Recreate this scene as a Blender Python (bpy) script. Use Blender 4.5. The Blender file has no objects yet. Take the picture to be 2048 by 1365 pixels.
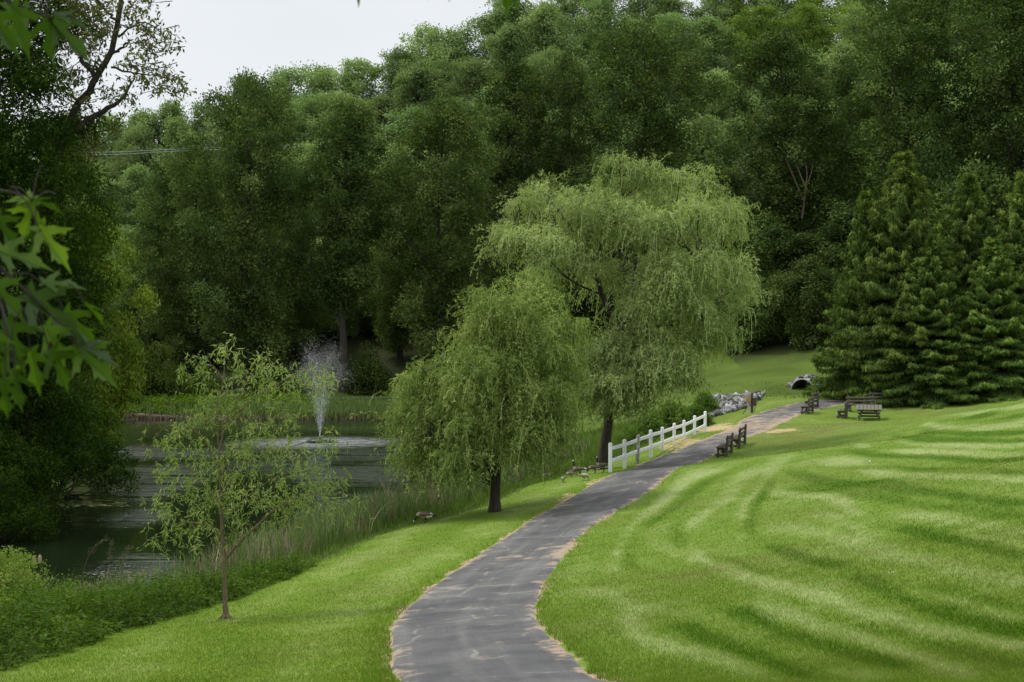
import bpy, math, random
import numpy as np
from mathutils import Vector, Matrix

# ------------------------------------------------------------------ camera, sky, sun, exposure
SC = bpy.context.scene
COL = SC.collection
PI = math.pi
R_ = math.radians
F = 50.0 / 36.0 * 2048.0          # focal length in pixels of the photograph
EYE = 7.0                         # eye height above the water of the pond

cam_d = bpy.data.cameras.new('camera')
cam = bpy.data.objects.new('camera', cam_d)
COL.objects.link(cam)
cam.location = (0, 0, EYE)
cam.rotation_euler = (PI / 2, 0, 0)
cam_d.lens = 50.0
cam_d.sensor_width = 36.0
cam_d.clip_start = 0.05
cam_d.clip_end = 3000
cam_d.dof.use_dof = True
cam_d.dof.focus_distance = 60.0
cam_d.dof.aperture_fstop = 7.0
SC.camera = cam

SUN_EL, SUN_AZ = R_(58), R_(-62)    # azimuth from +Y towards +X: sun high, up and left of the view
w = bpy.data.worlds.new('World')
SC.world = w
w.use_nodes = True
nt = w.node_tree
nt.nodes.clear()
out = nt.nodes.new('ShaderNodeOutputWorld')
bg = nt.nodes.new('ShaderNodeBackground')
sky = nt.nodes.new('ShaderNodeTexSky')
sky.sky_type = 'NISHITA'
sky.sun_disc = False
sky.sun_elevation = SUN_EL
sky.sun_rotation = SUN_AZ
tc = nt.nodes.new('ShaderNodeTexCoord')
mp = nt.nodes.new('ShaderNodeMapping')
mp.inputs['Scale'].default_value = (1.0, 1.0, 3.5)
nz = nt.nodes.new('ShaderNodeTexNoise')
nz.inputs['Scale'].default_value = 2.6
nz.inputs['Detail'].default_value = 5
rmp = nt.nodes.new('ShaderNodeValToRGB')
rmp.color_ramp.elements[0].position = 0.3
rmp.color_ramp.elements[0].color = (0.80, 0.84, 0.875, 1)
rmp.color_ramp.elements[1].position = 0.7
rmp.color_ramp.elements[1].color = (0.91, 0.925, 0.935, 1)
# overcast: the cloud deck is brighter overhead than at the horizon
sep = nt.nodes.new('ShaderNodeSeparateXYZ')
zen = nt.nodes.new('ShaderNodeMapRange')
zen.inputs['From Min'].default_value = 0.25
zen.inputs['From Max'].default_value = 1.0
zen.inputs['To Min'].default_value = 8.5
zen.inputs['To Max'].default_value = 17.0
vm = nt.nodes.new('ShaderNodeVectorMath'); vm.operation = 'SCALE'
mix = nt.nodes.new('ShaderNodeMix'); mix.data_type = 'RGBA'
mix.inputs[0].default_value = 0.93
L = nt.links.new
L(tc.outputs['Generated'], mp.inputs['Vector']); L(mp.outputs[0], nz.inputs['Vector'])
L(nz.outputs['Fac'], rmp.inputs[0])
L(tc.outputs['Generated'], sep.inputs[0]); L(sep.outputs['Z'], zen.inputs['Value'])
L(rmp.outputs[0], vm.inputs[0]); L(zen.outputs[0], vm.inputs['Scale'])
L(sky.outputs[0], mix.inputs[6]); L(vm.outputs[0], mix.inputs[7])
L(mix.outputs[2], bg.inputs['Color'])
bg.inputs['Strength'].default_value = 0.1
L(bg.outputs[0], out.inputs['Surface'])

sun_d = bpy.data.lights.new('sun', 'SUN')
sun_d.energy = 2.2
sun_d.angle = R_(10)
sun_d.color = (1.0, 0.96, 0.88)
sun = bpy.data.objects.new('sun', sun_d)
COL.objects.link(sun)
sd = Vector((math.cos(SUN_EL) * math.sin(SUN_AZ), math.cos(SUN_EL) * math.cos(SUN_AZ), math.sin(SUN_EL)))
sun.rotation_euler = (-sd).to_track_quat('-Z', 'Y').to_euler()
sun.location = (0, 0, 60)

SC.render.engine = 'CYCLES'
SC.view_settings.view_transform = 'Standard'
SC.view_settings.look = 'None'
SC.view_settings.exposure = 0.25
SC.view_settings.gamma = 1.0
SC.cycles.use_denoising = True
SC.cycles.max_bounces = 6
SC.cycles.diffuse_bounces = 3
SC.cycles.glossy_bounces = 3
SC.cycles.transmission_bounces = 4
SC.cycles.transparent_max_bounces = 12
SC.cycles.caustics_reflective = False
SC.cycles.caustics_refractive = False

# ------------------------------------------------------------------ helpers: objects
rng = np.random.default_rng(7)
random.seed(7)


def link(o, parent=None):
    COL.objects.link(o)
    if parent is not None:
        o.parent = parent
    return o


def tag(o, label=None, cat=None, group=None, kind=None):
    if label: o['label'] = label
    if cat: o['category'] = cat
    if group: o['group'] = group
    if kind: o['kind'] = kind
    return o


def thing(name, loc, label, cat, group=None, rz=0.0):
    o = bpy.data.objects.new(name, None)
    o.empty_display_size = 0.3
    o.location = loc
    o.rotation_euler = (0, 0, rz)
    link(o)
    return tag(o, label, cat, group)


def np_mesh(name, verts, faces, mat=None, smooth=False, attrs=None, uv=None):
    """verts (n,3); faces: list of (m,k) integer arrays"""
    verts = np.asarray(verts, dtype=np.float32)
    if not isinstance(faces, list):
        faces = [faces]
    faces = [np.asarray(f, dtype=np.int32) for f in faces if len(f)]
    me = bpy.data.meshes.new(name)
    me.vertices.add(len(verts))
    me.vertices.foreach_set('co', verts.ravel())
    loops = np.concatenate([f.ravel() for f in faces])
    tot = np.concatenate([np.full(len(f), f.shape[1], dtype=np.int32) for f in faces])
    start = np.concatenate([[0], np.cumsum(tot)[:-1]]).astype(np.int32)
    me.loops.add(len(loops))
    me.loops.foreach_set('vertex_index', loops)
    me.polygons.add(len(tot))
    me.polygons.foreach_set('loop_start', start)
    me.polygons.foreach_set('loop_total', tot)
    if smooth:
        me.polygons.foreach_set('use_smooth', np.ones(len(tot), dtype=bool))
    if attrs:
        for k, v in attrs.items():
            v = np.asarray(v, dtype=np.float32)
            if v.ndim == 1:
                a = me.attributes.new(k, 'FLOAT', 'POINT')
                a.data.foreach_set('value', v)
            else:
                a = me.attributes.new(k, 'FLOAT_COLOR', 'POINT')
                a.data.foreach_set('color', np.concatenate([v, np.ones((len(v), 1), np.float32)], 1).ravel())
    if mat is not None:
        for m in (mat if isinstance(mat, (list, tuple)) else [mat]):
            me.materials.append(m)
    me.update(calc_edges=True)
    me.validate()
    return me


def mobj(name, me, parent=None, loc=(0, 0, 0)):
    o = bpy.data.objects.new(name, me)
    o.location = loc
    return link(o, parent)


class MB:
    """collects shapes of one mesh"""
    def __init__(self):
        self.v, self.f3, self.f4, self.n = [], [], [], 0
        self.mi3, self.mi4 = [], []

    def add(self, v, f, mi=0):
        v = np.asarray(v, float)
        f = np.asarray(f, int)
        if len(f) == 0: return
        if f.shape[1] == 4:
            self.f4.append(f + self.n); self.mi4.append(np.full(len(f), mi))
        else:
            self.f3.append(f + self.n); self.mi3.append(np.full(len(f), mi))
        self.v.append(v); self.n += len(v)

    def box(self, c, s, rot=None, mi=0, taper=1.0):
        x, y, z = np.array(s) / 2.0
        v = np.array([[-x, -y, -z], [x, -y, -z], [x, y, -z], [-x, y, -z],
                      [-x * taper, -y * taper, z], [x * taper, -y * taper, z], [x * taper, y * taper, z], [-x * taper, y * taper, z]])
        if rot is not None:
            v = v @ np.array(rot).T
        self.add(v + np.array(c), [[0, 3, 2, 1], [4, 5, 6, 7], [0, 1, 5, 4], [1, 2, 6, 5], [2, 3, 7, 6], [3, 0, 4, 7]], mi)

    def beam(self, a, b, wd, ht, up=(0, 0, 1), mi=0):
        a = np.array(a, float); b = np.array(b, float)
        d = b - a; ln = np.linalg.norm(d); d /= ln
        s = np.cross(np.array(up, float), d)
        if np.linalg.norm(s) < 1e-6: s = np.array([1.0, 0, 0])
        s /= np.linalg.norm(s); u = np.cross(d, s)
        self.box((a + b) / 2, (wd, ln, ht), np.stack([s, d, u], 1), mi)

    def tube(self, pts, rad, sides=6, mi=0, cap=True, sq=None):
        v, f = tube(pts, rad, sides, sq)
        self.add(v, f, mi)
        if cap:
            n = len(pts)
            for k in (0, n - 1):
                ring = v[k * sides:(k + 1) * sides]
                c = ring.mean(0)
                vv = np.vstack([ring, c[None]])
                ff = [[i, (i + 1) % sides, sides] if k else [(i + 1) % sides, i, sides] for i in range(sides)]
                self.add(vv, ff, mi)

    def mesh(self, name, mat, smooth=False, bevel=0):
        v = np.vstack(self.v)
        fs = []; mi = []
        if self.f4: fs.append(np.vstack(self.f4)); mi += list(np.concatenate(self.mi4))
        if self.f3: fs.append(np.vstack(self.f3)); mi += list(np.concatenate(self.mi3))
        me = np_mesh(name, v, fs, mat, smooth)
        if len(me.materials) > 1:
            me.polygons.foreach_set('material_index', np.array(mi, dtype=np.int32))
        return me

    def build(self, name, mat, parent=None, smooth=False, bevel=0.0, loc=(0, 0, 0)):
        o = mobj(name, self.mesh(name, mat, smooth), parent, loc)
        if bevel:
            m = o.modifiers.new('bevel', 'BEVEL'); m.width = bevel; m.segments = 2; m.limit_method = 'ANGLE'
        return o


def tube(pts, rad, sides=6, sq=None):
    pts = np.asarray(pts, float)
    n = len(pts)
    rad = np.broadcast_to(np.asarray(rad, float), (n,)) if np.ndim(rad) < 2 else np.asarray(rad, float)
    tan = np.gradient(pts, axis=0)
    tan /= np.linalg.norm(tan, axis=1, keepdims=True) + 1e-9
    ref = np.array([0, 0, 1.0]) if abs(tan[:, 2]).mean() < 0.8 else np.array([0, 1.0, 0])
    s = np.cross(tan, ref); s /= np.linalg.norm(s, axis=1, keepdims=True) + 1e-9
    u = np.cross(s, tan)
    a = np.linspace(0, 2 * PI, sides, endpoint=False)
    if rad.ndim == 1:
        ring = rad[:, None, None] * (np.cos(a)[None, :, None] * s[:, None, :] + np.sin(a)[None, :, None] * u[:, None, :])
    else:
        ring = rad[:, 0][:, None, None] * np.cos(a)[None, :, None] * s[:, None, :] + rad[:, 1][:, None, None] * np.sin(a)[None, :, None] * u[:, None, :]
    v = (pts[:, None, :] + ring).reshape(-1, 3)
    i = np.arange(n - 1)[:, None] * sides
    j = np.arange(sides)[None, :]
    k = (j + 1) % sides
    f = np.stack([i + j, i + k, i + k + sides, i + j + sides], -1).reshape(-1, 4)
    return v, f


def unit(a):
    return a / (np.linalg.norm(a, axis=-1, keepdims=True) + 1e-9)


def leaves(P, A, N, Ln, W, belly=0.45):
    """diamond leaf quads: base P, axis A, normal hint N"""
    P = np.asarray(P, float); n = len(P)
    A = unit(A); S = unit(np.cross(A, N))
    Ln = np.broadcast_to(Ln, (n,))[:, None]; W = np.broadcast_to(W, (n,))[:, None]
    v = np.empty((n, 4, 3))
    v[:, 0] = P
    v[:, 1] = P + A * Ln * belly + S * W / 2
    v[:, 2] = P + A * Ln
    v[:, 3] = P + A * Ln * belly - S * W / 2
    f = np.arange(n * 4).reshape(n, 4)
    return v.reshape(-1, 3), f


# ------------------------------------------------------------------ helpers: noise
def _hash(i, j, seed):
    h = (i.astype(np.int64) * 374761393 + j.astype(np.int64) * 668265263 + seed * 982451653) & 0x7fffffff
    h = ((h ^ (h >> 13)) * 1274126177) & 0x7fffffff
    return ((h ^ (h >> 16)) & 0xffff) / 65535.0


def vnoise(x, y, seed=0):
    i = np.floor(x); j = np.floor(y)
    fx = x - i; fy = y - j
    fx = fx * fx * (3 - 2 * fx); fy = fy * fy * (3 - 2 * fy)
    a = _hash(i, j, seed); b = _hash(i + 1, j, seed); c = _hash(i, j + 1, seed); d = _hash(i + 1, j + 1, seed)
    return (a * (1 - fx) + b * fx) * (1 - fy) + (c * (1 - fx) + d * fx) * fy


def fbm(x, y, seed=0, o=4):
    s = 0; a = 0.5; t = 0
    for k in range(o):
        s = s + a * vnoise(x * 2 ** k, y * 2 ** k, seed + k * 17); t += a; a *= 0.5
    return s / t


def sstep(a, b, x):
    t = np.clip((x - a) / (b - a), 0, 1)
    return t * t * (3 - 2 * t)


# ------------------------------------------------------------------ terrain: measured spot heights and a smooth surface through them
def XO(px, Y): return (px - 1024.0) / F * Y
def ZO(py, Y): return EYE - (py - 682.5) / F * Y


SPOT = []
def sp(px, Y, z): SPOT.append((XO(px, Y), Y, z))
def spx(X, Y, z): SPOT.append((X, Y, z))

for px, Y, z in [(1000, 16.7, 3.0), (950, 20, 2.6), (930, 24.5, 2.15), (960, 30, 1.7), (1010, 36, 1.4), (1065, 42, 1.25), (1160, 50, 1.2),
                 (1265, 63, 1.2), (1360, 73, 1.4), (1440, 83, 1.75), (1540, 92, 2.35), (1630, 98, 2.75), (1760, 103, 3.1)]:
    sp(px, Y, z)
for px, py, Y in [(2048, 1365, 12), (2048, 1150, 20), (2048, 1000, 30), (2048, 880, 45), (2048, 806, 60), (1226, 1365, 17), (1600, 1365, 14),
                  (1600, 1150, 24), (1600, 1000, 37), (1600, 900, 57), (1500, 1000, 42), (1400, 1100, 33), (1300, 1200, 26), (1800, 950, 42),
                  (1800, 880, 60), (1900, 842, 66), (1700, 880, 65), (1730, 843, 88), (1630, 832, 90), (1800, 825, 92), (1450, 915, 69),
                  (0, 1353, 22), (450, 1240, 29.6), (256, 1268, 27.5), (600, 1300, 22.5), (300, 1365, 20.5), (581, 1159, 36.5), (700, 1107, 42.5),
                  (850, 1046, 49.5), (990, 1022, 50.6), (1083, 967, 60), (820, 1100, 40), (1207, 937, 67), (1160, 950, 62.5),
                  (1500, 762, 112), (1600, 752, 115), (1520, 792, 101), (1410, 865, 86), (1540, 722, 125), (1540, 662, 136)]:
    sp(px, Y, ZO(py, Y))
for px, Y, z in [(1430, 95, 1.9), (1340, 92, 1.0), (1290, 88, 0.9), (1240, 82, 0.8), (1200, 78, 0.7), (1450, 98, 2.4), (1560, 104, 2.9), (2048, 72, 3.9), (2048, 86, 3.3), (2048, 97, 3.6), (2300, 60, 5.4),
                 (2300, 90, 4.5), (2300, 30, 4.6), (0, 31, 0.9), (-200, 24, 1.7), (-200, 31, 0.8), (1250, 110, 1.6), (1150, 120, 1.3), (1350, 120, 3.2)]:
    sp(px, Y, z)
SHORE = [(-300, 34.5), (-100, 36), (60, 37), (250, 38), (450, 42), (600, 47), (750, 53), (850, 57), (950, 63), (1040, 70), (1095, 80), (1130, 92),
         (1120, 108), (1040, 120), (960, 127), (850, 128), (650, 128), (450, 128), (260, 127)]
for px, Y in SHORE: sp(px, Y, 0.0)
WEST = [(-36, 122), (-30, 105), (-26, 90), (-23.0, 75), (-20.6, 60), (-18.3, 50), (-18.0, 42)]
for X, Y in WEST:
    spx(X, Y, 0.0); spx(X - 3.5, Y + 1, 1.1); spx(X - 15, Y + 3, 2.0); spx(X + 5, Y + 1, -0.9)
spx(-40, 130, 0.9); spx(-60, 60, 3); spx(-60, 30, 3); spx(-24, 36, 0.9); spx(-30, 22, 2.5)
for X, Y in [(-10, 48), (-3, 64), (-12, 70), (-10, 90), (-4, 80), (-15, 110), (-5, 105), (-22, 118), (0, 90), (-9, 120), (-12, 56), (-14, 44), (1, 108)]:
    spx(X, Y, -1.0)
for px in (120, 300, 500, 700, 900, 1040):
    sp(px, 132, 0.75); sp(px, 140, 1.2); sp(px, 143, 1.3); sp(px, 150, 1.6); sp(px, 160, 2.2)
spx(0, 0, 5.3); spx(0, 6, 4.7); spx(-6, 0, 5.1); spx(6, 0, 5.6); spx(-14, 0, 4.3); spx(0, -12, 5.6); spx(14, 6, 5.3); spx(-4, 12, 3.5); spx(3.5, 11, 4.1)
for px, Y, z in [(100, 180, 5), (500, 180, 5), (900, 180, 8), (1300, 150, 6), (1300, 180, 16), (1600, 150, 12), (1700, 180, 20), (2000, 130, 9), (2000, 180, 24), (2400, 150, 16),
                 (50, 230, 20), (320, 230, 22), (600, 230, 29), (880, 230, 36), (1300, 230, 44), (1700, 230, 48), (2200, 230, 52),
                 (50, 270, 27), (320, 270, 31), (600, 270, 41), (880, 270, 50), (1300, 270, 60), (1700, 270, 64), (2200, 270, 66), (-400, 180, 6), (-400, 230, 14), (-400, 280, 20),
                 (0, 420, 30), (1024, 420, 60), (2000, 420, 74)]:
    sp(px, Y, z)
for X, Y, z in [(-250, 50, 4), (-250, 300, 15), (250, 40, 9), (250, 150, 30), (250, 300, 70), (-250, 600, 25), (250, 600, 60), (0, 600, 45), (0, -80, 7), (-200, -80, 6), (200, -80, 9)]:
    spx(X, Y, z)
SPOT = np.array(SPOT)


class RBF:
    def __init__(self, pts, val, c=5.0, smooth=0.0):
        self.p = np.asarray(pts, float); self.c = c
        n = len(self.p)
        d = np.sqrt(((self.p[:, None] - self.p[None]) ** 2).sum(-1) + c * c)
        A = np.zeros((n + 3, n + 3))
        A[:n, :n] = d - smooth * np.eye(n)
        A[:n, n] = A[n, :n] = 1
        A[:n, n + 1:] = self.p; A[n + 1:, :n] = self.p.T
        b = np.concatenate([val, np.zeros(3)])
        self.w = np.linalg.lstsq(A, b, rcond=None)[0]

    def __call__(self, X, Y):
        X = np.asarray(X, float); Y = np.asarray(Y, float)
        sh = X.shape; X = X.ravel(); Y = Y.ravel()
        o = np.empty(len(X)); n = len(self.p)
        for s in range(0, len(X), 20000):
            x = X[s:s + 20000]; y = Y[s:s + 20000]
            d = np.sqrt((x[:, None] - self.p[None, :, 0]) ** 2 + (y[:, None] - self.p[None, :, 1]) ** 2 + self.c ** 2)
            o[s:s + 20000] = d @ self.w[:n] + self.w[n] + self.w[n + 1] * x + self.w[n + 2] * y
        return o.reshape(sh)


_H = RBF(SPOT[:, :2], SPOT[:, 2], c=4.0, smooth=0.25)


def H(X, Y):
    X = np.asarray(X, float); Y = np.asarray(Y, float)
    return _H(X, Y)


def h1(x, y): return float(H(np.array([x]), np.array([y]))[0])


_YS = np.concatenate([np.linspace(8, 60, 900), np.linspace(60.1, 190, 900)])


def ground(px, py):
    """where the sight line through a point of the photograph meets the ground"""
    X = XO(px, _YS); z = ZO(py, _YS)
    g = H(X, _YS)
    k = np.argmax(z <= g)
    if not (z <= g).any(): k = len(_YS) - 1
    return np.array([X[k], _YS[k], g[k]])


# ------------------------------------------------------------------ the path: edges measured on the ground
PL = [(796, 1365), (784, 1320), (781, 1280), (784, 1250), (813, 1217), (850, 1183), (900, 1148), (946, 1118), (1014, 1073), (1076, 1030), (1137, 998),
      (1178, 972), (1213, 954), (1290, 925), (1348, 903), (1437, 867), (1478, 844), (1533, 822), (1611, 804)]
PR = [(1226, 1365), (1165, 1323), (1107, 1278), (1079, 1248), (1071, 1227), (1079, 1189), (1093, 1162), (1137, 1101), (1185, 1053), (1250, 1012), (1325, 962),
      (1400, 926), (1430, 909), (1485, 878), (1539, 860), (1555, 851), (1601, 829), (1640, 819)]


def catmull(P, n):
    P = np.asarray(P, float)
    Q = np.vstack([2 * P[0] - P[1], P, 2 * P[-1] - P[-2]])
    d = np.concatenate([[0], np.cumsum(np.linalg.norm(np.diff(P, axis=0), axis=1))])
    t = np.linspace(0, d[-1], n)
    k = np.clip(np.searchsorted(d, t, side='right') - 1, 0, len(P) - 2)
    u = ((t - d[k]) / (d[k + 1] - d[k]))[:, None]
    p0, p1, p2, p3 = Q[k], Q[k + 1], Q[k + 2], Q[k + 3]
    return 0.5 * ((2 * p1) + (-p0 + p2) * u + (2 * p0 - 5 * p1 + 4 * p2 - p3) * u ** 2 + (-p0 + 3 * p1 - 3 * p2 + p3) * u ** 3)


WL = np.array([ground(*p)[:2] for p in PL])
WR = np.array([ground(*p)[:2] for p in PR])
# lead the path on towards the camera's right and on round behind the spruces
WL = np.vstack([[(2.6, 6.0)], [(0.3, 11.5)], WL, [(25, 103.5)], [(34, 106)], [(50, 108)]])
WR = np.vstack([[(5.6, 7.5)], [(3.4, 11.8)], WR, [(26, 100.8)], [(35, 103)], [(50, 105)]])
NP = 420
EL = catmull(WL, NP * 2); ER = catmull(WR, NP * 2)
# pair the edges through the centre line
cen = []
for a in EL[::2]:
    j = np.argmin(((ER - a) ** 2).sum(1)); cen.append((a + ER[j]) / 2)
cen = np.array(cen)
for _ in range(12):
    cen[1:-1] = (cen[:-2] + 2 * cen[1:-1] + cen[2:]) / 4
tg = unit(np.gradient(cen, axis=0)); nrm = np.stack([-tg[:, 1], tg[:, 0]], 1)


def half(E, sgn):
    r = []
    for c, n, t in zip(cen, nrm, tg):
        d = E - c
        along = np.abs(d @ t); ac = sgn * (d @ n)
        ok = (along < 0.8) & (ac > 0.2) & (ac < 4)
        r.append(ac[ok][np.argmin(along[ok])] if ok.any() else 1.3)
    r = np.array(r)
    for _ in range(6):
        r[1:-1] = (r[:-2] + 2 * r[1:-1] + r[2:]) / 4
    return np.clip(r, 0.9, 2.2)


hl = half(EL, 1); hr = half(ER, -1)
PSEG = np.concatenate([[0], np.cumsum(np.linalg.norm(np.diff(cen, axis=0), axis=1))])


def path_dist(X, Y):
    """distance outside the path edge (negative inside), and which side"""
    X = np.asarray(X, float).ravel(); Y = np.asarray(Y, float).ravel()
    d = np.full(len(X), 50.0); side = np.zeros(len(X))
    near = (Y > -5) & (Y < 125) & (np.abs(X) < 70)
    idx = np.where(near)[0]
    for s in range(0, len(idx), 8000):
        ii = idx[s:s + 8000]
        dx = X[ii][:, None] - cen[None, :, 0]; dy = Y[ii][:, None] - cen[None, :, 1]
        k = np.argmin(dx * dx + dy * dy, 1)
        r = np.arange(len(ii))
        ac = dx[r, k] * nrm[k, 0] + dy[r, k] * nrm[k, 1]
        dd = np.sqrt(dx[r, k] ** 2 + dy[r, k] ** 2)
        wdt = np.where(ac > 0, hl[k], hr[k])
        d[ii] = dd - wdt; side[ii] = np.sign(ac)
    return d, side


# ------------------------------------------------------------------ mowing stripes (sheen of bent grass, put into the colour) and turf colour
# each line: half-width and strength, then points (in an enlarged view of the lawn, 2.2756 x, origin 1148,780)
LIGHT = [(34, 1.0, [(690, 330), (500, 440), (360, 560), (270, 660), (210, 760), (195, 850)]),
         (34, 0.9, [(220, 1000), (280, 1100), (400, 1160), (560, 1200), (760, 1262), (960, 1330)]),
         (26, 0.6, [(930, 320), (760, 410), (680, 510), (560, 590), (530, 680)]),
         (30, 1.0, [(530, 680), (560, 760), (720, 820), (900, 880), (1150, 950), (1350, 1020), (1600, 1090), (2048, 1170)]),
         (20, 0.8, [(960, 290), (880, 400), (800, 500), (775, 600), (790, 680)]),
         (34, 1.0, [(800, 950), (960, 1020), (1150, 1090), (1350, 1150), (1500, 1210), (1650, 1262), (1800, 1312), (1900, 1345)]),
         (22, 0.8, [(880, 440), (1010, 478), (1180, 490), (1260, 550), (1330, 605)]),
         (34, 0.6, [(850, 600), (1000, 640), (1250, 680), (1450, 752), (1700, 800), (2048, 880)]),
         (20, 0.9, [(1060, 375), (1110, 330), (1300, 345), (1600, 385), (2048, 412)]),
         (18, 0.9, [(1270, 235), (1330, 268), (1500, 280), (1800, 292), (2048, 300)]),
         (14, 0.9, [(1440, 205), (1500, 235), (1700, 250), (2048, 252)]),
         (20, 1.0, [(1610, 140), (1640, 172), (1800, 175), (2048, 152)]),
         (18, 0.8, [(1700, 125), (1850, 100), (2048, 78)]),
         (24, 0.6, [(1450, 560), (1700, 592), (2048, 645)]), (26, 0.6, [(1700, 640), (1900, 690), (2048, 728)]), (20, 0.5, [(1100, 545), (1300, 640), (1420, 660)]),
         (30, 0.5, [(0, 900), (160, 930), (300, 1000), (420, 1020)]), (24, 0.5, [(340, 670), (420, 720), (520, 760)]), (26, 0.45, [(1500, 900), (1750, 985), (2048, 1060)]), (26, 0.5, [(1050, 1300), (1250, 1290), (1420, 1335)])]
DARK = [(26, 0.8, [(740, 350), (560, 440), (440, 540), (330, 610), (260, 690), (235, 770), (270, 810), (420, 850)]),
        (26, 0.8, [(900, 380), (860, 480), (810, 560), (800, 640), (850, 700)]), (26, 1.0, [(850, 700), (960, 740), (1100, 780), (1250, 820)]),
        (40, 1.0, [(1250, 830), (1400, 905), (1560, 970), (1700, 1010), (1850, 1065), (2048, 1112)]),
        (34, 1.0, [(620, 985), (760, 1015), (930, 1090), (1080, 1150), (1300, 1212), (1450, 1250), (1620, 1295)]),
        (36, 1.0, [(420, 1040), (520, 1090), (640, 1145), (760, 1190), (880, 1240), (1000, 1290), (1150, 1335)]),
        (24, 1.0, [(960, 360), (1090, 402), (1300, 430), (1500, 450), (1700, 480), (2048, 520)]), (24, 0.6, [(1200, 455), (1500, 512), (1800, 545), (2048, 582)]),
        (30, 0.9, [(1420, 620), (1560, 645), (1700, 682), (1850, 705), (2048, 765)]), (14, 0.8, [(1180, 345), (1500, 362), (1750, 372), (2048, 382)]),
        (16, 1.0, [(1250, 268), (1400, 297), (1700, 310), (2048, 320)]), (14, 1.0, [(1600, 168), (1640, 192), (1800, 200), (2048, 194)]),
        (12, 0.8, [(1450, 198), (1540, 218), (1800, 230), (2048, 232)]), (14, 0.8, [(1790, 125), (1900, 122)]), (14, 0.7, [(1950, 125), (2048, 120)]),
        (26, 0.6, [(1560, 880), (1750, 930), (1900, 962), (2048, 1000)]), (30, 0.5, [(470, 600), (480, 690), (520, 720)]), (20, 0.5, [(600, 745), (760, 800), (900, 850)]), (30, 0.5, [(1000, 440), (1180, 450), (1300, 480)]),
        (30, 0.6, [(1750, 1040), (1900, 1090), (2048, 1140)]), (30, 0.5, [(1250, 1060), (1450, 1110), (1700, 1180), (2048, 1260)])]
_gx = np.arange(-8, 46, 0.12); _gy = np.arange(8, 100, 0.12)
_FX, _FY = np.meshgrid(_gx, _gy)
_FLD = np.zeros(_FX.shape)
for sgn_, LS in ((1, LIGHT), (-1, DARK)):
    acc = np.zeros(_FX.shape)
    for hw_, am_, pts_ in LS:
        W_ = []
        for k_ in range(len(pts_)):
            x_, y_ = pts_[k_]
            a_ = np.array(pts_[max(k_ - 1, 0)], float); b_ = np.array(pts_[min(k_ + 1, len(pts_) - 1)], float)
            n_ = np.array([-(b_ - a_)[1], (b_ - a_)[0]]); n_ /= np.linalg.norm(n_)
            P0 = ground(1148 + x_ / 2.2756, 780 + y_ / 2.2756)
            P1 = ground(1148 + (x_ + n_[0] * hw_) / 2.2756, 780 + (y_ + n_[1] * hw_) / 2.2756); P2 = ground(1148 + (x_ - n_[0] * hw_) / 2.2756, 780 + (y_ - n_[1] * hw_) / 2.2756)
            tn_ = (ground(1148 + b_[0] / 2.2756, 780 + b_[1] / 2.2756) - ground(1148 + a_[0] / 2.2756, 780 + a_[1] / 2.2756))[:2]; tn_ /= np.linalg.norm(tn_) + 1e-6
            pr = lambda q_: abs((q_ - P0)[0] * -tn_[1] + (q_ - P0)[1] * tn_[0])
            W_.append((P0[0], P0[1], float(np.clip(0.5 * (pr(P1) + pr(P2)), 0.18, 1.3))))
        W_ = np.array(W_)
        C_ = catmull(W_[:, :2], 90)
        cw_ = np.interp(np.linspace(0, 1, 90), np.concatenate([[0], np.cumsum(np.linalg.norm(np.diff(W_[:, :2], axis=0), axis=1))]) / np.linalg.norm(np.diff(W_[:, :2], axis=0), axis=1).sum(), W_[:, 2])
        fade = np.clip(np.minimum(np.linspace(0, 1, 90) / 0.14, (1 - np.linspace(0, 1, 90)) / 0.14), 0.15, 1)
        if pts_[-1][0] >= 2040: fade[45:] = 1
        m_ = 2.0
        ix_ = (_gx > C_[:, 0].min() - m_) & (_gx < C_[:, 0].max() + m_); iy_ = (_gy > C_[:, 1].min() - m_) & (_gy < C_[:, 1].max() + m_)
        sx_ = _FX[np.ix_(iy_, ix_)]; sy_ = _FY[np.ix_(iy_, ix_)]
        best = np.full(sx_.shape, 1e9); val = np.zeros(sx_.shape)
        wob_ = 0.10 * (fbm(sx_ * 0.8, sy_ * 0.8, 7) - 0.5)
        for k_ in range(90):
            d_ = np.hypot(sx_ - C_[k_, 0], sy_ - C_[k_, 1]); u_ = d_ < best
            best[u_] = d_[u_]; val[u_] = (fade[k_] * (1 - sstep(0.45, 1.40, np.maximum(d_ + wob_, 0) / cw_[k_])))[u_]
        sub_ = acc[np.ix_(iy_, ix_)]
        acc[np.ix_(iy_, ix_)] = np.maximum(sub_, am_ * val)
    _FLD += sgn_ * acc * (0.92 if sgn_ > 0 else 1.35)


def mow(X, Y):
    u = np.clip((X - _gx[0]) / 0.12, 0, len(_gx) - 1.001); v = np.clip((Y - _gy[0]) / 0.12, 0, len(_gy) - 1.001)
    i = u.astype(int); j = v.astype(int); a = u - i; b = v - j
    return (_FLD[j, i] * (1 - a) + _FLD[j, i + 1] * a) * (1 - b) + (_FLD[j + 1, i] * (1 - a) + _FLD[j + 1, i + 1] * a) * b


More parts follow.
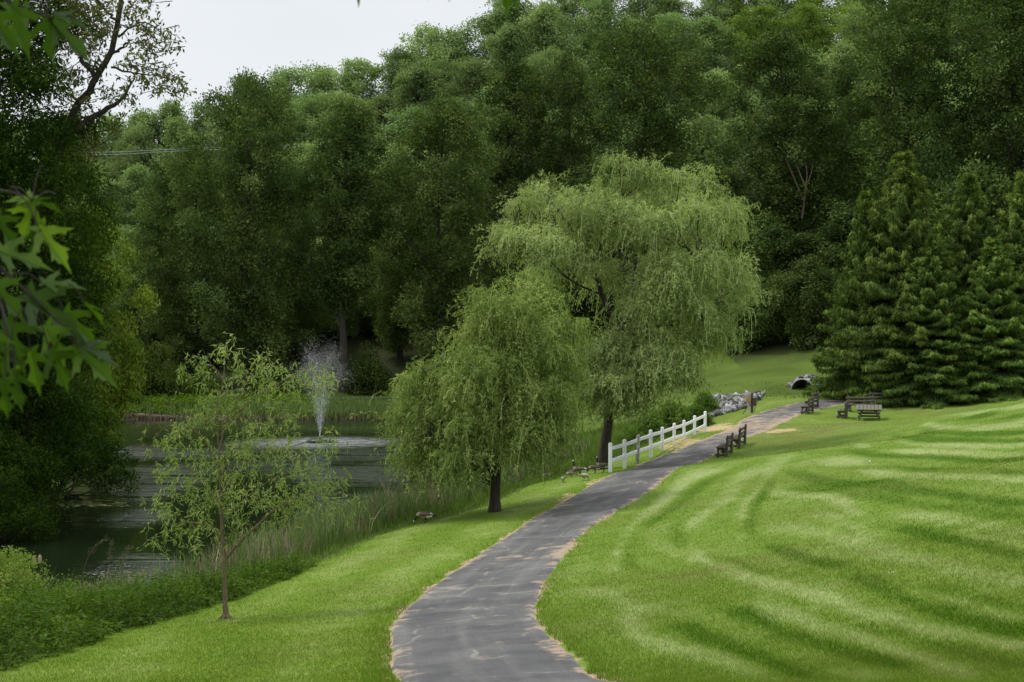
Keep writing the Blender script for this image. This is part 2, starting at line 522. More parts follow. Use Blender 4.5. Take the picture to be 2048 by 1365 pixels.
def turf(X, Y):
    """colour of the mown turf with its stripe sheen painted in, and a wear mask, at plan positions"""
    X = np.asarray(X, float).ravel(); Y = np.asarray(Y, float).ravel()
    d, side = path_dist(X, Y)
    east = (side < 0) | ((Y < 12) & (X > 0))
    rough = np.clip(sstep(0, 1, (Y - 66) / 16) * (X < 22), 0, 1)
    le_ = 0.10 * np.cos(2 * PI * (d / 2.6 + 0.5 + 0.5 * (fbm(X * 0.12, Y * 0.12, 3) - 0.5)))
    st = 0.5 + np.where(east, 0.43 * mow(X, Y) * (0.7 + 0.55 * fbm(X * 0.3, Y * 0.3, 11)) * (1 - 0.5 * rough), le_)
    p1 = fbm(X * 0.5, Y * 0.5, 21); p2 = fbm(X * 2.2, Y * 2.2, 33)
    p3 = fbm(X * 0.9 + Y * 0.3, Y * 0.22 - X * 0.07, 37)
    v = np.clip(st + 0.26 * (p1 - 0.5) + 0.30 * (p2 - 0.5) + 0.22 * (p3 - 0.5), 0, 1)[:, None]
    dark = np.array([0.052, 0.112, 0.005]); mid = np.array([0.118, 0.190, 0.024]); lite = np.array([0.250, 0.310, 0.120])
    c = np.where(v < 0.5, dark + (mid - dark) * v * 2, mid + (lite - mid) * (v - 0.5) * 2)
    left = (~east).astype(float)[:, None]
    c = c * (1 - left) + (c * np.array([1.0, 1.0, 0.9])) * left
    # worn, brownish turf in patches
    wear = sstep(0.60, 0.78, fbm(X * 0.28 + 40, Y * 0.28, 55)) * 0.22
    for (qx, qy, r, a) in [(1340, 1165, 2.2, .30), (1500, 960, 1.4, .3), (1420, 1000, 1.3, .2), (1560, 880, 3.0, .55), (1600, 860, 3.2, .5), (1700, 850, 3.0, .4), (1500, 1120, 1.6, .3), (1880, 825, 3.5, .6)]:
        g = WEARP[(qx, qy)]
        wear = wear + a * np.exp(-(((X - g[0]) / r) ** 2 + ((Y - g[1]) / (r * 1.3)) ** 2)) * sstep(0.3, 0.6, fbm(X * 1.1, Y * 1.1, 77))
    wear = np.clip(wear + 0.35 * rough * fbm(X * 0.7, Y * 0.7, 91), 0, 0.85)[:, None]
    c = c * (1 - wear) + np.array([0.120, 0.130, 0.034]) * wear
    return c, d, side


WEARP = {q: ground(*q) for q in [(1340, 1165), (1500, 960), (1420, 1000), (1560, 880), (1600, 860), (1700, 850), (1500, 1120), (1880, 825)]}


# edge of the mown lawn towards the pond
LE = [(-260, 1420), (0, 1350), (102, 1323), (171, 1299), (256, 1268), (359, 1237), (478, 1200), (581, 1159), (700, 1106), (768, 1073), (854, 1047), (905, 1034), (1001, 1004), (1083, 966), (1140, 950), (1200, 938)]
LEW = catmull(np.array([ground(*p)[:2] for p in LE]), 300)
LEW = np.vstack([LEW, catmull(np.array([LEW[-1], (5.2, 72), (8.0, 80), (11.2, 88), (14.5, 96), (20, 103)]), 120)])
_ltg = unit(np.gradient(LEW, axis=0)); _lnr = np.stack([-_ltg[:, 1], _ltg[:, 0]], 1)


def lawn_edge(X, Y):
    """signed distance from the lawn's pond-side edge, positive towards the pond"""
    X = np.asarray(X, float).ravel(); Y = np.asarray(Y, float).ravel()
    o = np.empty(len(X))
    for s in range(0, len(X), 8000):
        x = X[s:s + 8000]; y = Y[s:s + 8000]
        dx = x[:, None] - LEW[None, :, 0]; dy = y[:, None] - LEW[None, :, 1]
        k = np.argmin(dx * dx + dy * dy, 1); r = np.arange(len(x))
        sg = np.sign(dx[r, k] * _lnr[k, 0] + dy[r, k] * _lnr[k, 1])
        o[s:s + 8000] = sg * np.sqrt(dx[r, k] ** 2 + dy[r, k] ** 2)
    return o


# ------------------------------------------------------------------ materials
def nmat(name):
    m = bpy.data.materials.new(name); m.use_nodes = True
    t = m.node_tree; t.nodes.clear()
    o = t.nodes.new('ShaderNodeOutputMaterial')
    return m, t, o


def N(t, typ, **kw):
    n = t.nodes.new(typ)
    for k, v in kw.items():
        if hasattr(n, k): setattr(n, k, v)
        else: n.inputs[k].default_value = v
    return n


def ramp(t, stops):
    r = t.nodes.new('ShaderNodeValToRGB')
    e = r.color_ramp.elements
    while len(e) < len(stops): e.new(0.5)
    for el, (p, c) in zip(e, stops):
        el.position = p; el.color = (*c, 1)
    return r


def mulmix(t, a, b, fac=1.0, mode='MULTIPLY'):
    m = t.nodes.new('ShaderNodeMix'); m.data_type = 'RGBA'; m.blend_type = mode
    if isinstance(fac, (int, float)): m.inputs[0].default_value = fac
    else: t.links.new(fac, m.inputs[0])
    for s, v in ((6, a), (7, b)):
        if isinstance(v, tuple): m.inputs[s].default_value = (*v, 1)
        else: t.links.new(v, m.inputs[s])
    return m.outputs[2]


def leaf_mat(name, a, b, c=None, trans=0.35, gloss=0.008, treevar=0.30, glossr=0.5, tcol=(1.08, 1.22, 0.62)):
    """two-sided leaf: colour varies from leaf to leaf, between clumps and from tree to tree"""
    m, t, o = nmat(name)
    g = N(t, 'ShaderNodeNewGeometry')
    oi = N(t, 'ShaderNodeObjectInfo')
    at = N(t, 'ShaderNodeAttribute', attribute_name='clump')
    add = N(t, 'ShaderNodeMath', operation='MULTIPLY_ADD'); add.inputs[1].default_value = 0.18
    t.links.new(g.outputs['Random Per Island'], add.inputs[0])
    sc = N(t, 'ShaderNodeMath', operation='MULTIPLY'); sc.inputs[1].default_value = 0.82
    t.links.new(at.outputs['Fac'], sc.inputs[0]); t.links.new(sc.outputs[0], add.inputs[2])
    r = ramp(t, [(0.1, a), (0.6, b), (1.0, c or b)])
    t.links.new(add.outputs[0], r.inputs[0])
    hv = N(t, 'ShaderNodeHueSaturation')
    mr = N(t, 'ShaderNodeMapRange'); mr.inputs['To Min'].default_value = 1 - treevar; mr.inputs['To Max'].default_value = 1 + treevar
    t.links.new(oi.outputs['Random'], mr.inputs['Value']); t.links.new(mr.outputs[0], hv.inputs['Value'])
    mh = N(t, 'ShaderNodeMapRange'); mh.inputs['To Min'].default_value = 0.489; mh.inputs['To Max'].default_value = 0.506
    ml = N(t, 'ShaderNodeMath', operation='FRACT'); mm = N(t, 'ShaderNodeMath', operation='MULTIPLY'); mm.inputs[1].default_value = 7.31
    t.links.new(oi.outputs['Random'], mm.inputs[0]); t.links.new(mm.outputs[0], ml.inputs[0]); t.links.new(ml.outputs[0], mh.inputs['Value'])
    t.links.new(mh.outputs[0], hv.inputs['Hue']); t.links.new(r.outputs[0], hv.inputs['Color'])
    d = N(t, 'ShaderNodeBsdfDiffuse'); t.links.new(hv.outputs[0], d.inputs['Color'])
    tr = N(t, 'ShaderNodeBsdfTranslucent')
    t.links.new(mulmix(t, hv.outputs[0], tcol), tr.inputs['Color'])
    x = N(t, 'ShaderNodeMixShader'); x.inputs[0].default_value = trans
    t.links.new(d.outputs[0], x.inputs[1]); t.links.new(tr.outputs[0], x.inputs[2])
    gl = N(t, 'ShaderNodeBsdfGlossy'); gl.inputs['Roughness'].default_value = glossr; gl.inputs['Color'].default_value = (0.9, 0.95, 0.9, 1)
    y = N(t, 'ShaderNodeMixShader'); y.inputs[0].default_value = gloss
    t.links.new(x.outputs[0], y.inputs[1]); t.links.new(gl.outputs[0], y.inputs[2])
    t.links.new(y.outputs[0], o.inputs['Surface'])
    return m


def solid_mat(name, stops, scale=(6, 6, 6), rough=0.8, bump=0.3, detail=6, spec=0.3, dist=0.02, coord='Object', ntype='noise'):
    m, t, o = nmat(name)
    tc = N(t, 'ShaderNodeTexCoord'); mp = N(t, 'ShaderNodeMapping'); mp.inputs['Scale'].default_value = scale
    t.links.new(tc.outputs[coord], mp.inputs[0])
    n = N(t, 'ShaderNodeTexNoise'); n.inputs['Scale'].default_value = 1.0; n.inputs['Detail'].default_value = detail; n.inputs['Roughness'].default_value = 0.65
    t.links.new(mp.outputs[0], n.inputs['Vector'])
    r = ramp(t, stops); t.links.new(n.outputs['Fac'], r.inputs[0])
    p = N(t, 'ShaderNodeBsdfPrincipled'); p.inputs['Roughness'].default_value = rough; p.inputs['Specular IOR Level'].default_value = spec
    t.links.new(r.outputs[0], p.inputs['Base Color'])
    if bump:
        b = N(t, 'ShaderNodeBump'); b.inputs['Strength'].default_value = bump; b.inputs['Distance'].default_value = dist
        t.links.new(n.outputs['Fac'], b.inputs['Height']); t.links.new(b.outputs[0], p.inputs['Normal'])
    t.links.new(p.outputs[0], o.inputs['Surface'])
    return m


M = {}
M['bark'] = solid_mat('bark', [(0.3, (0.022, 0.019, 0.016)), (0.7, (0.070, 0.060, 0.048))], (9, 9, 2.2), 0.95, 0.8, dist=0.05)
M['bark_pale'] = solid_mat('bark_pale', [(0.3, (0.10, 0.085, 0.065)), (0.7, (0.22, 0.19, 0.15))], (9, 9, 2.2), 0.95, 0.6, dist=0.04)
M['bark_young'] = solid_mat('bark_young', [(0.3, (0.085, 0.062, 0.035)), (0.7, (0.20, 0.155, 0.10))], (26, 26, 6), 0.9, 0.5, dist=0.01)
M['leaf_dark'] = leaf_mat('leaf_dark', (0.023, 0.046, 0.01), (0.066, 0.106, 0.024), (0.185, 0.235, 0.072))
M['leaf_hill'] = leaf_mat('leaf_hill', (0.112, 0.178, 0.064), (0.202, 0.288, 0.104), (0.3, 0.372, 0.15), treevar=0.22)  # paler leaf colour stands in for distance haze
M['leaf_lime'] = leaf_mat('leaf_lime', (0.11, 0.18, 0.03), (0.19, 0.28, 0.05), (0.27, 0.345, 0.085))
M['leaf_left'] = leaf_mat('leaf_left', (0.024, 0.054, 0.006), (0.066, 0.112, 0.014), (0.15, 0.195, 0.036))
M['leaf_shaded'] = leaf_mat('leaf_shaded', (0.008, 0.024, 0.003), (0.024, 0.052, 0.005), (0.070, 0.110, 0.014), gloss=0.003, treevar=0.1)  # left-bank leaves with shade darkened into their colour
M['leaf_gold'] = leaf_mat('leaf_gold', (0.058, 0.11, 0.009), (0.125, 0.195, 0.018), (0.24, 0.3, 0.042), treevar=0.1)
M['leaf_open'] = leaf_mat('leaf_open', (0.060, 0.075, 0.018), (0.115, 0.130, 0.034), (0.170, 0.175, 0.060), trans=0.45, treevar=0.1)
M['leaf_willow'] = leaf_mat('leaf_willow', (0.165, 0.205, 0.066), (0.31, 0.37, 0.138), (0.45, 0.5, 0.235), trans=0.4, treevar=0.08)
M['leaf_willow_front'] = leaf_mat('leaf_willow_front', (0.115, 0.17, 0.038), (0.24, 0.316, 0.088), (0.41, 0.465, 0.175), trans=0.4, treevar=0.05)
M['leaf_young'] = leaf_mat('leaf_young', (0.12, 0.175, 0.04), (0.235, 0.3, 0.085), (0.4, 0.44, 0.185), trans=0.45, treevar=0.05)
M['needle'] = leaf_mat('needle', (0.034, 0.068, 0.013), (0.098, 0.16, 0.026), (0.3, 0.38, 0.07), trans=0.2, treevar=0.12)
M['leaf_bush'] = leaf_mat('leaf_bush', (0.050, 0.095, 0.014), (0.085, 0.150, 0.022), (0.135, 0.200, 0.040), treevar=0.25)
M['leaf_weed'] = leaf_mat('leaf_weed', (0.034, 0.07, 0.004), (0.066, 0.125, 0.007), (0.125, 0.19, 0.018), treevar=0.05)
M['reed'] = leaf_mat('reed', (0.062, 0.115, 0.034), (0.125, 0.19, 0.062), (0.21, 0.26, 0.11), trans=0.3, treevar=0.0)
M['reed_dry'] = leaf_mat('reed_dry', (0.15, 0.125, 0.075), (0.29, 0.235, 0.15), (0.42, 0.35, 0.24), trans=0.2, treevar=0.0, tcol=(1, 1, 1))
M['leaf_maple'] = leaf_mat('leaf_maple', (0.016, 0.042, 0.003), (0.05, 0.105, 0.006), (0.15, 0.24, 0.014), trans=0.5, gloss=0.03, treevar=0.0)  # leaf colour darkened to stand for shade under the maple's crown
M['white_paint'] = solid_mat('white_paint', [(0.25, (0.60, 0.62, 0.60)), (0.42, (0.85, 0.86, 0.86)), (1.0, (0.88, 0.89, 0.89))], (3, 3, 1.2), 0.5, 0.1, spec=0.4)
M['white_paint_stained'] = solid_mat('white_paint_stained', [(0.40, (0.16, 0.17, 0.12)), (0.52, (0.42, 0.43, 0.37)), (0.64, (0.78, 0.79, 0.76))], (9, 9, 5), 0.7, 0.3)
M['old_wood'] = solid_mat('old_wood', [(0.3, (0.050, 0.045, 0.036)), (0.6, (0.120, 0.110, 0.090)), (0.9, (0.21, 0.20, 0.17))], (22, 22, 5), 0.9, 0.5, dist=0.01)
M['grey_wood'] = solid_mat('grey_wood', [(0.3, (0.075, 0.070, 0.056)), (0.6, (0.150, 0.142, 0.118)), (0.9, (0.27, 0.26, 0.225))], (20, 4, 20), 0.9, 0.4, dist=0.01)
M['stone'] = solid_mat('stone', [(0.3, (0.17, 0.165, 0.16)), (0.55, (0.36, 0.36, 0.36)), (0.8, (0.58, 0.58, 0.59))], (2.2, 2.2, 2.2), 0.9, 0.5, coord='Object')
M['steel'] = solid_mat('steel', [(0.3, (0.20, 0.22, 0.24)), (0.7, (0.36, 0.38, 0.40))], (3, 3, 3), 0.45, 0.1, spec=0.6)
M['tan_box'] = solid_mat('tan_box', [(0.3, (0.26, 0.20, 0.09)), (0.7, (0.38, 0.30, 0.15))], (6, 6, 6), 0.7, 0.1)
M['brown_box'] = solid_mat('brown_box', [(0.3, (0.045, 0.040, 0.033)), (0.7, (0.10, 0.085, 0.07))], (8, 8, 3), 0.8, 0.2)
M['grey_post'] = solid_mat('grey_post', [(0.3, (0.30, 0.31, 0.30)), (0.7, (0.45, 0.46, 0.45))], (8, 8, 3), 0.7, 0.2)
M['black'] = solid_mat('black', [(0.3, (0.010, 0.010, 0.011)), (0.7, (0.022, 0.021, 0.021))], (8, 8, 8), 0.6, 0.1)
M['wire'] = solid_mat('wire', [(0.3, (0.25, 0.26, 0.27)), (0.7, (0.35, 0.36, 0.37))], (1, 1, 1), 0.5, 0)
M['mud_wood'] = solid_mat('mud_wood', [(0.3, (0.060, 0.040, 0.030)), (0.7, (0.16, 0.115, 0.085))], (3, 3, 3), 0.95, 0.6, dist=0.05)
M['cattail_head'] = solid_mat('cattail_head', [(0.3, (0.20, 0.13, 0.085)), (0.7, (0.42, 0.31, 0.23))], (40, 40, 40), 0.95, 0.5)
M['feather_brown'] = solid_mat('feather_brown', [(0.3, (0.060, 0.045, 0.032)), (0.55, (0.120, 0.092, 0.066)), (0.75, (0.19, 0.15, 0.11))], (14, 30, 30), 0.85, 0.3, dist=0.01)
M['feather_black'] = solid_mat('feather_black', [(0.3, (0.008, 0.008, 0.009)), (0.7, (0.020, 0.019, 0.018))], (20, 20, 20), 0.7, 0.1)
M['feather_white'] = solid_mat('feather_white', [(0.3, (0.62, 0.60, 0.55)), (0.7, (0.80, 0.79, 0.76))], (20, 20, 20), 0.8, 0.1)
M['feather_buff'] = solid_mat('feather_buff', [(0.3, (0.24, 0.20, 0.15)), (0.7, (0.42, 0.36, 0.28))], (20, 20, 20), 0.85, 0.1)
M['down_grey'] = solid_mat('down_grey', [(0.3, (0.085, 0.072, 0.052)), (0.7, (0.22, 0.19, 0.145))], (24, 24, 24), 0.95, 0.4, dist=0.01)
M['down_pale'] = solid_mat('down_pale', [(0.3, (0.20, 0.18, 0.13)), (0.7, (0.46, 0.43, 0.34))], (24, 24, 24), 0.95, 0.4, dist=0.01)
M['plastic_white'] = solid_mat('plastic_white', [(0.3, (0.75, 0.75, 0.75)), (0.7, (0.85, 0.85, 0.85))], (9, 9, 9), 0.35, 0)
M['float_dark'] = solid_mat('float_dark', [(0.3, (0.010, 0.030, 0.022)), (0.7, (0.020, 0.050, 0.036))], (9, 9, 9), 0.4, 0)


def ground_material():
    m, t, o = nmat('ground_soil_and_turf')
    lk = t.links.new
    tc = N(t, 'ShaderNodeTexCoord')
    gc = N(t, 'ShaderNodeAttribute', attribute_name='gcol')
    dp = N(t, 'ShaderNodeAttribute', attribute_name='dpath')
    st = N(t, 'ShaderNodeAttribute', attribute_name='straw')
    f1 = N(t, 'ShaderNodeTexNoise'); f1.inputs['Scale'].default_value = 38; f1.inputs['Detail'].default_value = 6; f1.inputs['Roughness'].default_value = 0.7
    f2 = N(t, 'ShaderNodeTexNoise'); f2.inputs['Scale'].default_value = 5; f2.inputs['Detail'].default_value = 5
    f3 = N(t, 'ShaderNodeTexNoise'); f3.inputs['Scale'].default_value = 2.6; f3.inputs['Detail'].default_value = 3; f3.inputs['Roughness'].default_value = 0.6
    for f in (f1, f2, f3): lk(tc.outputs['Object'], f.inputs['Vector'])
    r1 = ramp(t, [(0.25, (0.62, 0.64, 0.55)), (0.5, (1, 1, 1)), (0.78, (1.42, 1.32, 1.35))]); lk(f1.outputs['Fac'], r1.inputs[0])
    r2 = ramp(t, [(0.25, (0.84, 0.86, 0.8)), (0.75, (1.14, 1.10, 1.18))]); lk(f2.outputs['Fac'], r2.inputs[0])
    c = mulmix(t, mulmix(t, gc.outputs['Color'], r1.outputs[0]), r2.outputs[0])
    # bare sandy soil along the path's edge, with a ragged inner limit
    a1 = N(t, 'ShaderNodeMath', operation='MULTIPLY_ADD'); a1.inputs[1].default_value = -0.8; a1.inputs[2].default_value = 0.42
    lk(f3.outputs['Fac'], a1.inputs[0])
    f4 = N(t, 'ShaderNodeTexNoise'); f4.inputs['Scale'].default_value = 0.55; f4.inputs['Detail'].default_value = 3; lk(tc.outputs['Object'], f4.inputs['Vector'])
    a4 = N(t, 'ShaderNodeMath', operation='MULTIPLY_ADD'); a4.inputs[1].default_value = -0.9; a4.inputs[2].default_value = 0.52; lk(f4.outputs['Fac'], a4.inputs[0])
    a5 = N(t, 'ShaderNodeMath', operation='ADD'); lk(a4.outputs[0], a5.inputs[0]); lk(a1.outputs[0], a5.inputs[1])
    a2 = N(t, 'ShaderNodeMath', operation='ADD'); lk(dp.outputs['Fac'], a2.inputs[0]); lk(a5.outputs[0], a2.inputs[1])
    a3 = N(t, 'ShaderNodeMapRange'); a3.inputs['From Min'].default_value = 0.02; a3.inputs['From Max'].default_value = 0.16; a3.inputs['To Min'].default_value = 1; a3.inputs['To Max'].default_value = 0
    lk(a2.outputs[0], a3.inputs['Value'])
    soil = ramp(t, [(0.3, (0.20, 0.135, 0.08)), (0.55, (0.36, 0.27, 0.175)), (0.75, (0.46, 0.37, 0.26))]); lk(f1.outputs['Fac'], soil.inputs[0])
    c = mulmix(t, c, soil.outputs[0], a3.outputs[0], 'MIX')
    s1 = N(t, 'ShaderNodeMath', operation='ADD'); lk(st.outputs['Fac'], s1.inputs[0])
    s0 = N(t, 'ShaderNodeMath', operation='MULTIPLY_ADD'); s0.inputs[1].default_value = 1.6; s0.inputs[2].default_value = -0.8
    lk(f3.outputs['Fac'], s0.inputs[0]); lk(s0.outputs[0], s1.inputs[1])
    s2 = N(t, 'ShaderNodeMapRange'); s2.inputs['From Min'].default_value = 0.35; s2.inputs['From Max'].default_value = 0.6
    lk(s1.outputs[0], s2.inputs['Value'])
    straw = ramp(t, [(0.3, (0.26, 0.185, 0.09)), (0.6, (0.47, 0.37, 0.20))]); lk(f1.outputs['Fac'], straw.inputs[0])
    c = mulmix(t, c, straw.outputs[0], s2.outputs[0], 'MIX')
    p = N(t, 'ShaderNodeBsdfPrincipled'); p.inputs['Roughness'].default_value = 0.95; p.inputs['Specular IOR Level'].default_value = 0.1
    lk(c, p.inputs['Base Color'])
    b = N(t, 'ShaderNodeBump'); b.inputs['Strength'].default_value = 0.45; b.inputs['Distance'].default_value = 0.03
    lk(f1.outputs['Fac'], b.inputs['Height']); lk(b.outputs[0], p.inputs['Normal'])
    lk(p.outputs[0], o.inputs['Surface'])
    return m


def path_material():
    m, t, o = nmat('worn_asphalt')
    lk = t.links.new
    tc = N(t, 'ShaderNodeTexCoord')
    ac = N(t, 'ShaderNodeAttribute', attribute_name='across')     # -1 .. 1 from edge to edge
    al = N(t, 'ShaderNodeAttribute', attribute_name='along')      # metres along
    sandy = N(t, 'ShaderNodeAttribute', attribute_name='sandy')
    edge = N(t, 'ShaderNodeAttribute', attribute_name='edge')     # metres inside the edge
    cv = N(t, 'ShaderNodeCombineXYZ'); lk(ac.outputs['Fac'], cv.inputs[0]); lk(al.outputs['Fac'], cv.inputs[1])
    def noise(scale, vec, detail=5, rough=0.6):
        mp = N(t, 'ShaderNodeMapping'); mp.inputs['Scale'].default_value = scale
        lk(vec, mp.inputs[0])
        n = N(t, 'ShaderNodeTexNoise'); n.inputs['Scale'].default_value = 1; n.inputs['Detail'].default_value = detail; n.inputs['Roughness'].default_value = rough
        lk(mp.outputs[0], n.inputs['Vector']); return n.outputs['Fac']
    ob = tc.outputs['Object']
    grain = noise((60, 60, 60), ob, 4, 0.75)
    blot = noise((0.9, 0.9, 0.9), ob, 5)
    lng = noise((2.2, 0.09, 1), cv.outputs[0], 4)            # tyre-worn streaks along the path
    crs = noise((0.9, 2.2, 1), cv.outputs[0], 6, 0.72)        # sand washed across it
    base = ramp(t, [(0.30, (0.052, 0.052, 0.054)), (0.52, (0.080, 0.080, 0.081)), (0.75, (0.118, 0.116, 0.113))]); lk(blot, base.inputs[0])
    gr = ramp(t, [(0.3, (0.6, 0.6, 0.6)), (0.5, (1, 1, 1)), (0.72, (1.7, 1.7, 1.66))]); lk(grain, gr.inputs[0])
    c = mulmix(t, base.outputs[0], gr.outputs[0])
    w1 = N(t, 'ShaderNodeMapRange'); w1.inputs['From Min'].default_value = 0.47; w1.inputs['From Max'].default_value = 0.72; w1.inputs['To Max'].default_value = 0.42; lk(lng, w1.inputs['Value'])
    c = mulmix(t, c, (0.205, 0.200, 0.190), w1.outputs[0], 'MIX')
    # thin cracks and dried rivulets
    mp = N(t, 'ShaderNodeMapping'); mp.inputs['Scale'].default_value = (0.8, 0.45, 1); lk(cv.outputs[0], mp.inputs[0])
    dn = N(t, 'ShaderNodeTexNoise'); dn.inputs['Scale'].default_value = 2.2; dn.inputs['Detail'].default_value = 5; lk(mp.outputs[0], dn.inputs['Vector'])
    dm = mulmix(t, mp.outputs[0], dn.outputs['Color'], 0.35, 'ADD')
    vo = N(t, 'ShaderNodeTexVoronoi'); vo.feature = 'DISTANCE_TO_EDGE'; vo.inputs['Scale'].default_value = 1.1; lk(dm, vo.inputs['Vector'])
    cr = N(t, 'ShaderNodeMapRange'); cr.inputs['From Min'].default_value = 0.0; cr.inputs['From Max'].default_value = 0.035; cr.inputs['To Min'].default_value = 0.8; cr.inputs['To Max'].default_value = 0
    lk(vo.outputs['Distance'], cr.inputs['Value'])
    cm = N(t, 'ShaderNodeMath', operation='MULTIPLY'); lk(cr.outputs[0], cm.inputs[0])
    cb = N(t, 'ShaderNodeMapRange'); cb.inputs['From Min'].default_value = 0.48; cb.inputs['From Max'].default_value = 0.6; lk(blot, cb.inputs['Value']); lk(cb.outputs[0], cm.inputs[1])
    c = mulmix(t, c, (0.24, 0.22, 0.19), cm.outputs[0], 'MIX')
    # sand: patches across, more where the path is sandy and along its edges
    s = N(t, 'ShaderNodeMath', operation='ADD'); lk(crs, s.inputs[0])
    e = N(t, 'ShaderNodeMapRange'); e.inputs['From Min'].default_value = 0.0; e.inputs['From Max'].default_value = 0.45; e.inputs['To Min'].default_value = 0.20; e.inputs['To Max'].default_value = 0; lk(edge.outputs['Fac'], e.inputs['Value'])
    lk(e.outputs[0], s.inputs[1])
    en = noise((1.6, 1.6, 1.6), ob, 5, 0.7)
    es = N(t, 'ShaderNodeMath', operation='ADD'); lk(en, es.inputs[0]); lk(e.outputs[0], es.inputs[1])
    mx = N(t, 'ShaderNodeMath', operation='MAXIMUM'); lk(es.outputs[0], mx.inputs[0]); lk(crs, mx.inputs[1])
    s2 = N(t, 'ShaderNodeMath', operation='ADD'); lk(mx.outputs[0], s2.inputs[0]); lk(sandy.outputs['Fac'], s2.inputs[1])
    s3 = N(t, 'ShaderNodeMapRange'); s3.inputs['From Min'].default_value = 0.63; s3.inputs['From Max'].default_value = 0.75; s3.inputs['To Max'].default_value = 0.85; lk(s2.outputs[0], s3.inputs['Value'])
    sand = ramp(t, [(0.35, (0.24, 0.18, 0.125)), (0.65, (0.42, 0.33, 0.24))]); lk(grain, sand.inputs[0])
    c = mulmix(t, c, sand.outputs[0], s3.outputs[0], 'MIX')
    # small dark litter
    lt = noise((7, 7, 7), ob, 2, 0.5)
    l2 = N(t, 'ShaderNodeMapRange'); l2.inputs['From Min'].default_value = 0.70; l2.inputs['From Max'].default_value = 0.73; l2.inputs['To Max'].default_value = 0.8; lk(lt, l2.inputs['Value'])
    c = mulmix(t, c, (0.05, 0.04, 0.03), l2.outputs[0], 'MIX')
    p = N(t, 'ShaderNodeBsdfPrincipled'); p.inputs['Roughness'].default_value = 0.85; p.inputs['Specular IOR Level'].default_value = 0.25
    lk(c, p.inputs['Base Color'])
    b = N(t, 'ShaderNodeBump'); b.inputs['Strength'].default_value = 0.5; b.inputs['Distance'].default_value = 0.01
    lk(grain, b.inputs['Height']); lk(b.outputs[0], p.inputs['Normal'])
    lk(p.outputs[0], o.inputs['Surface'])
    return m


FOUNT = (XO(640, 98.3), 98.3)


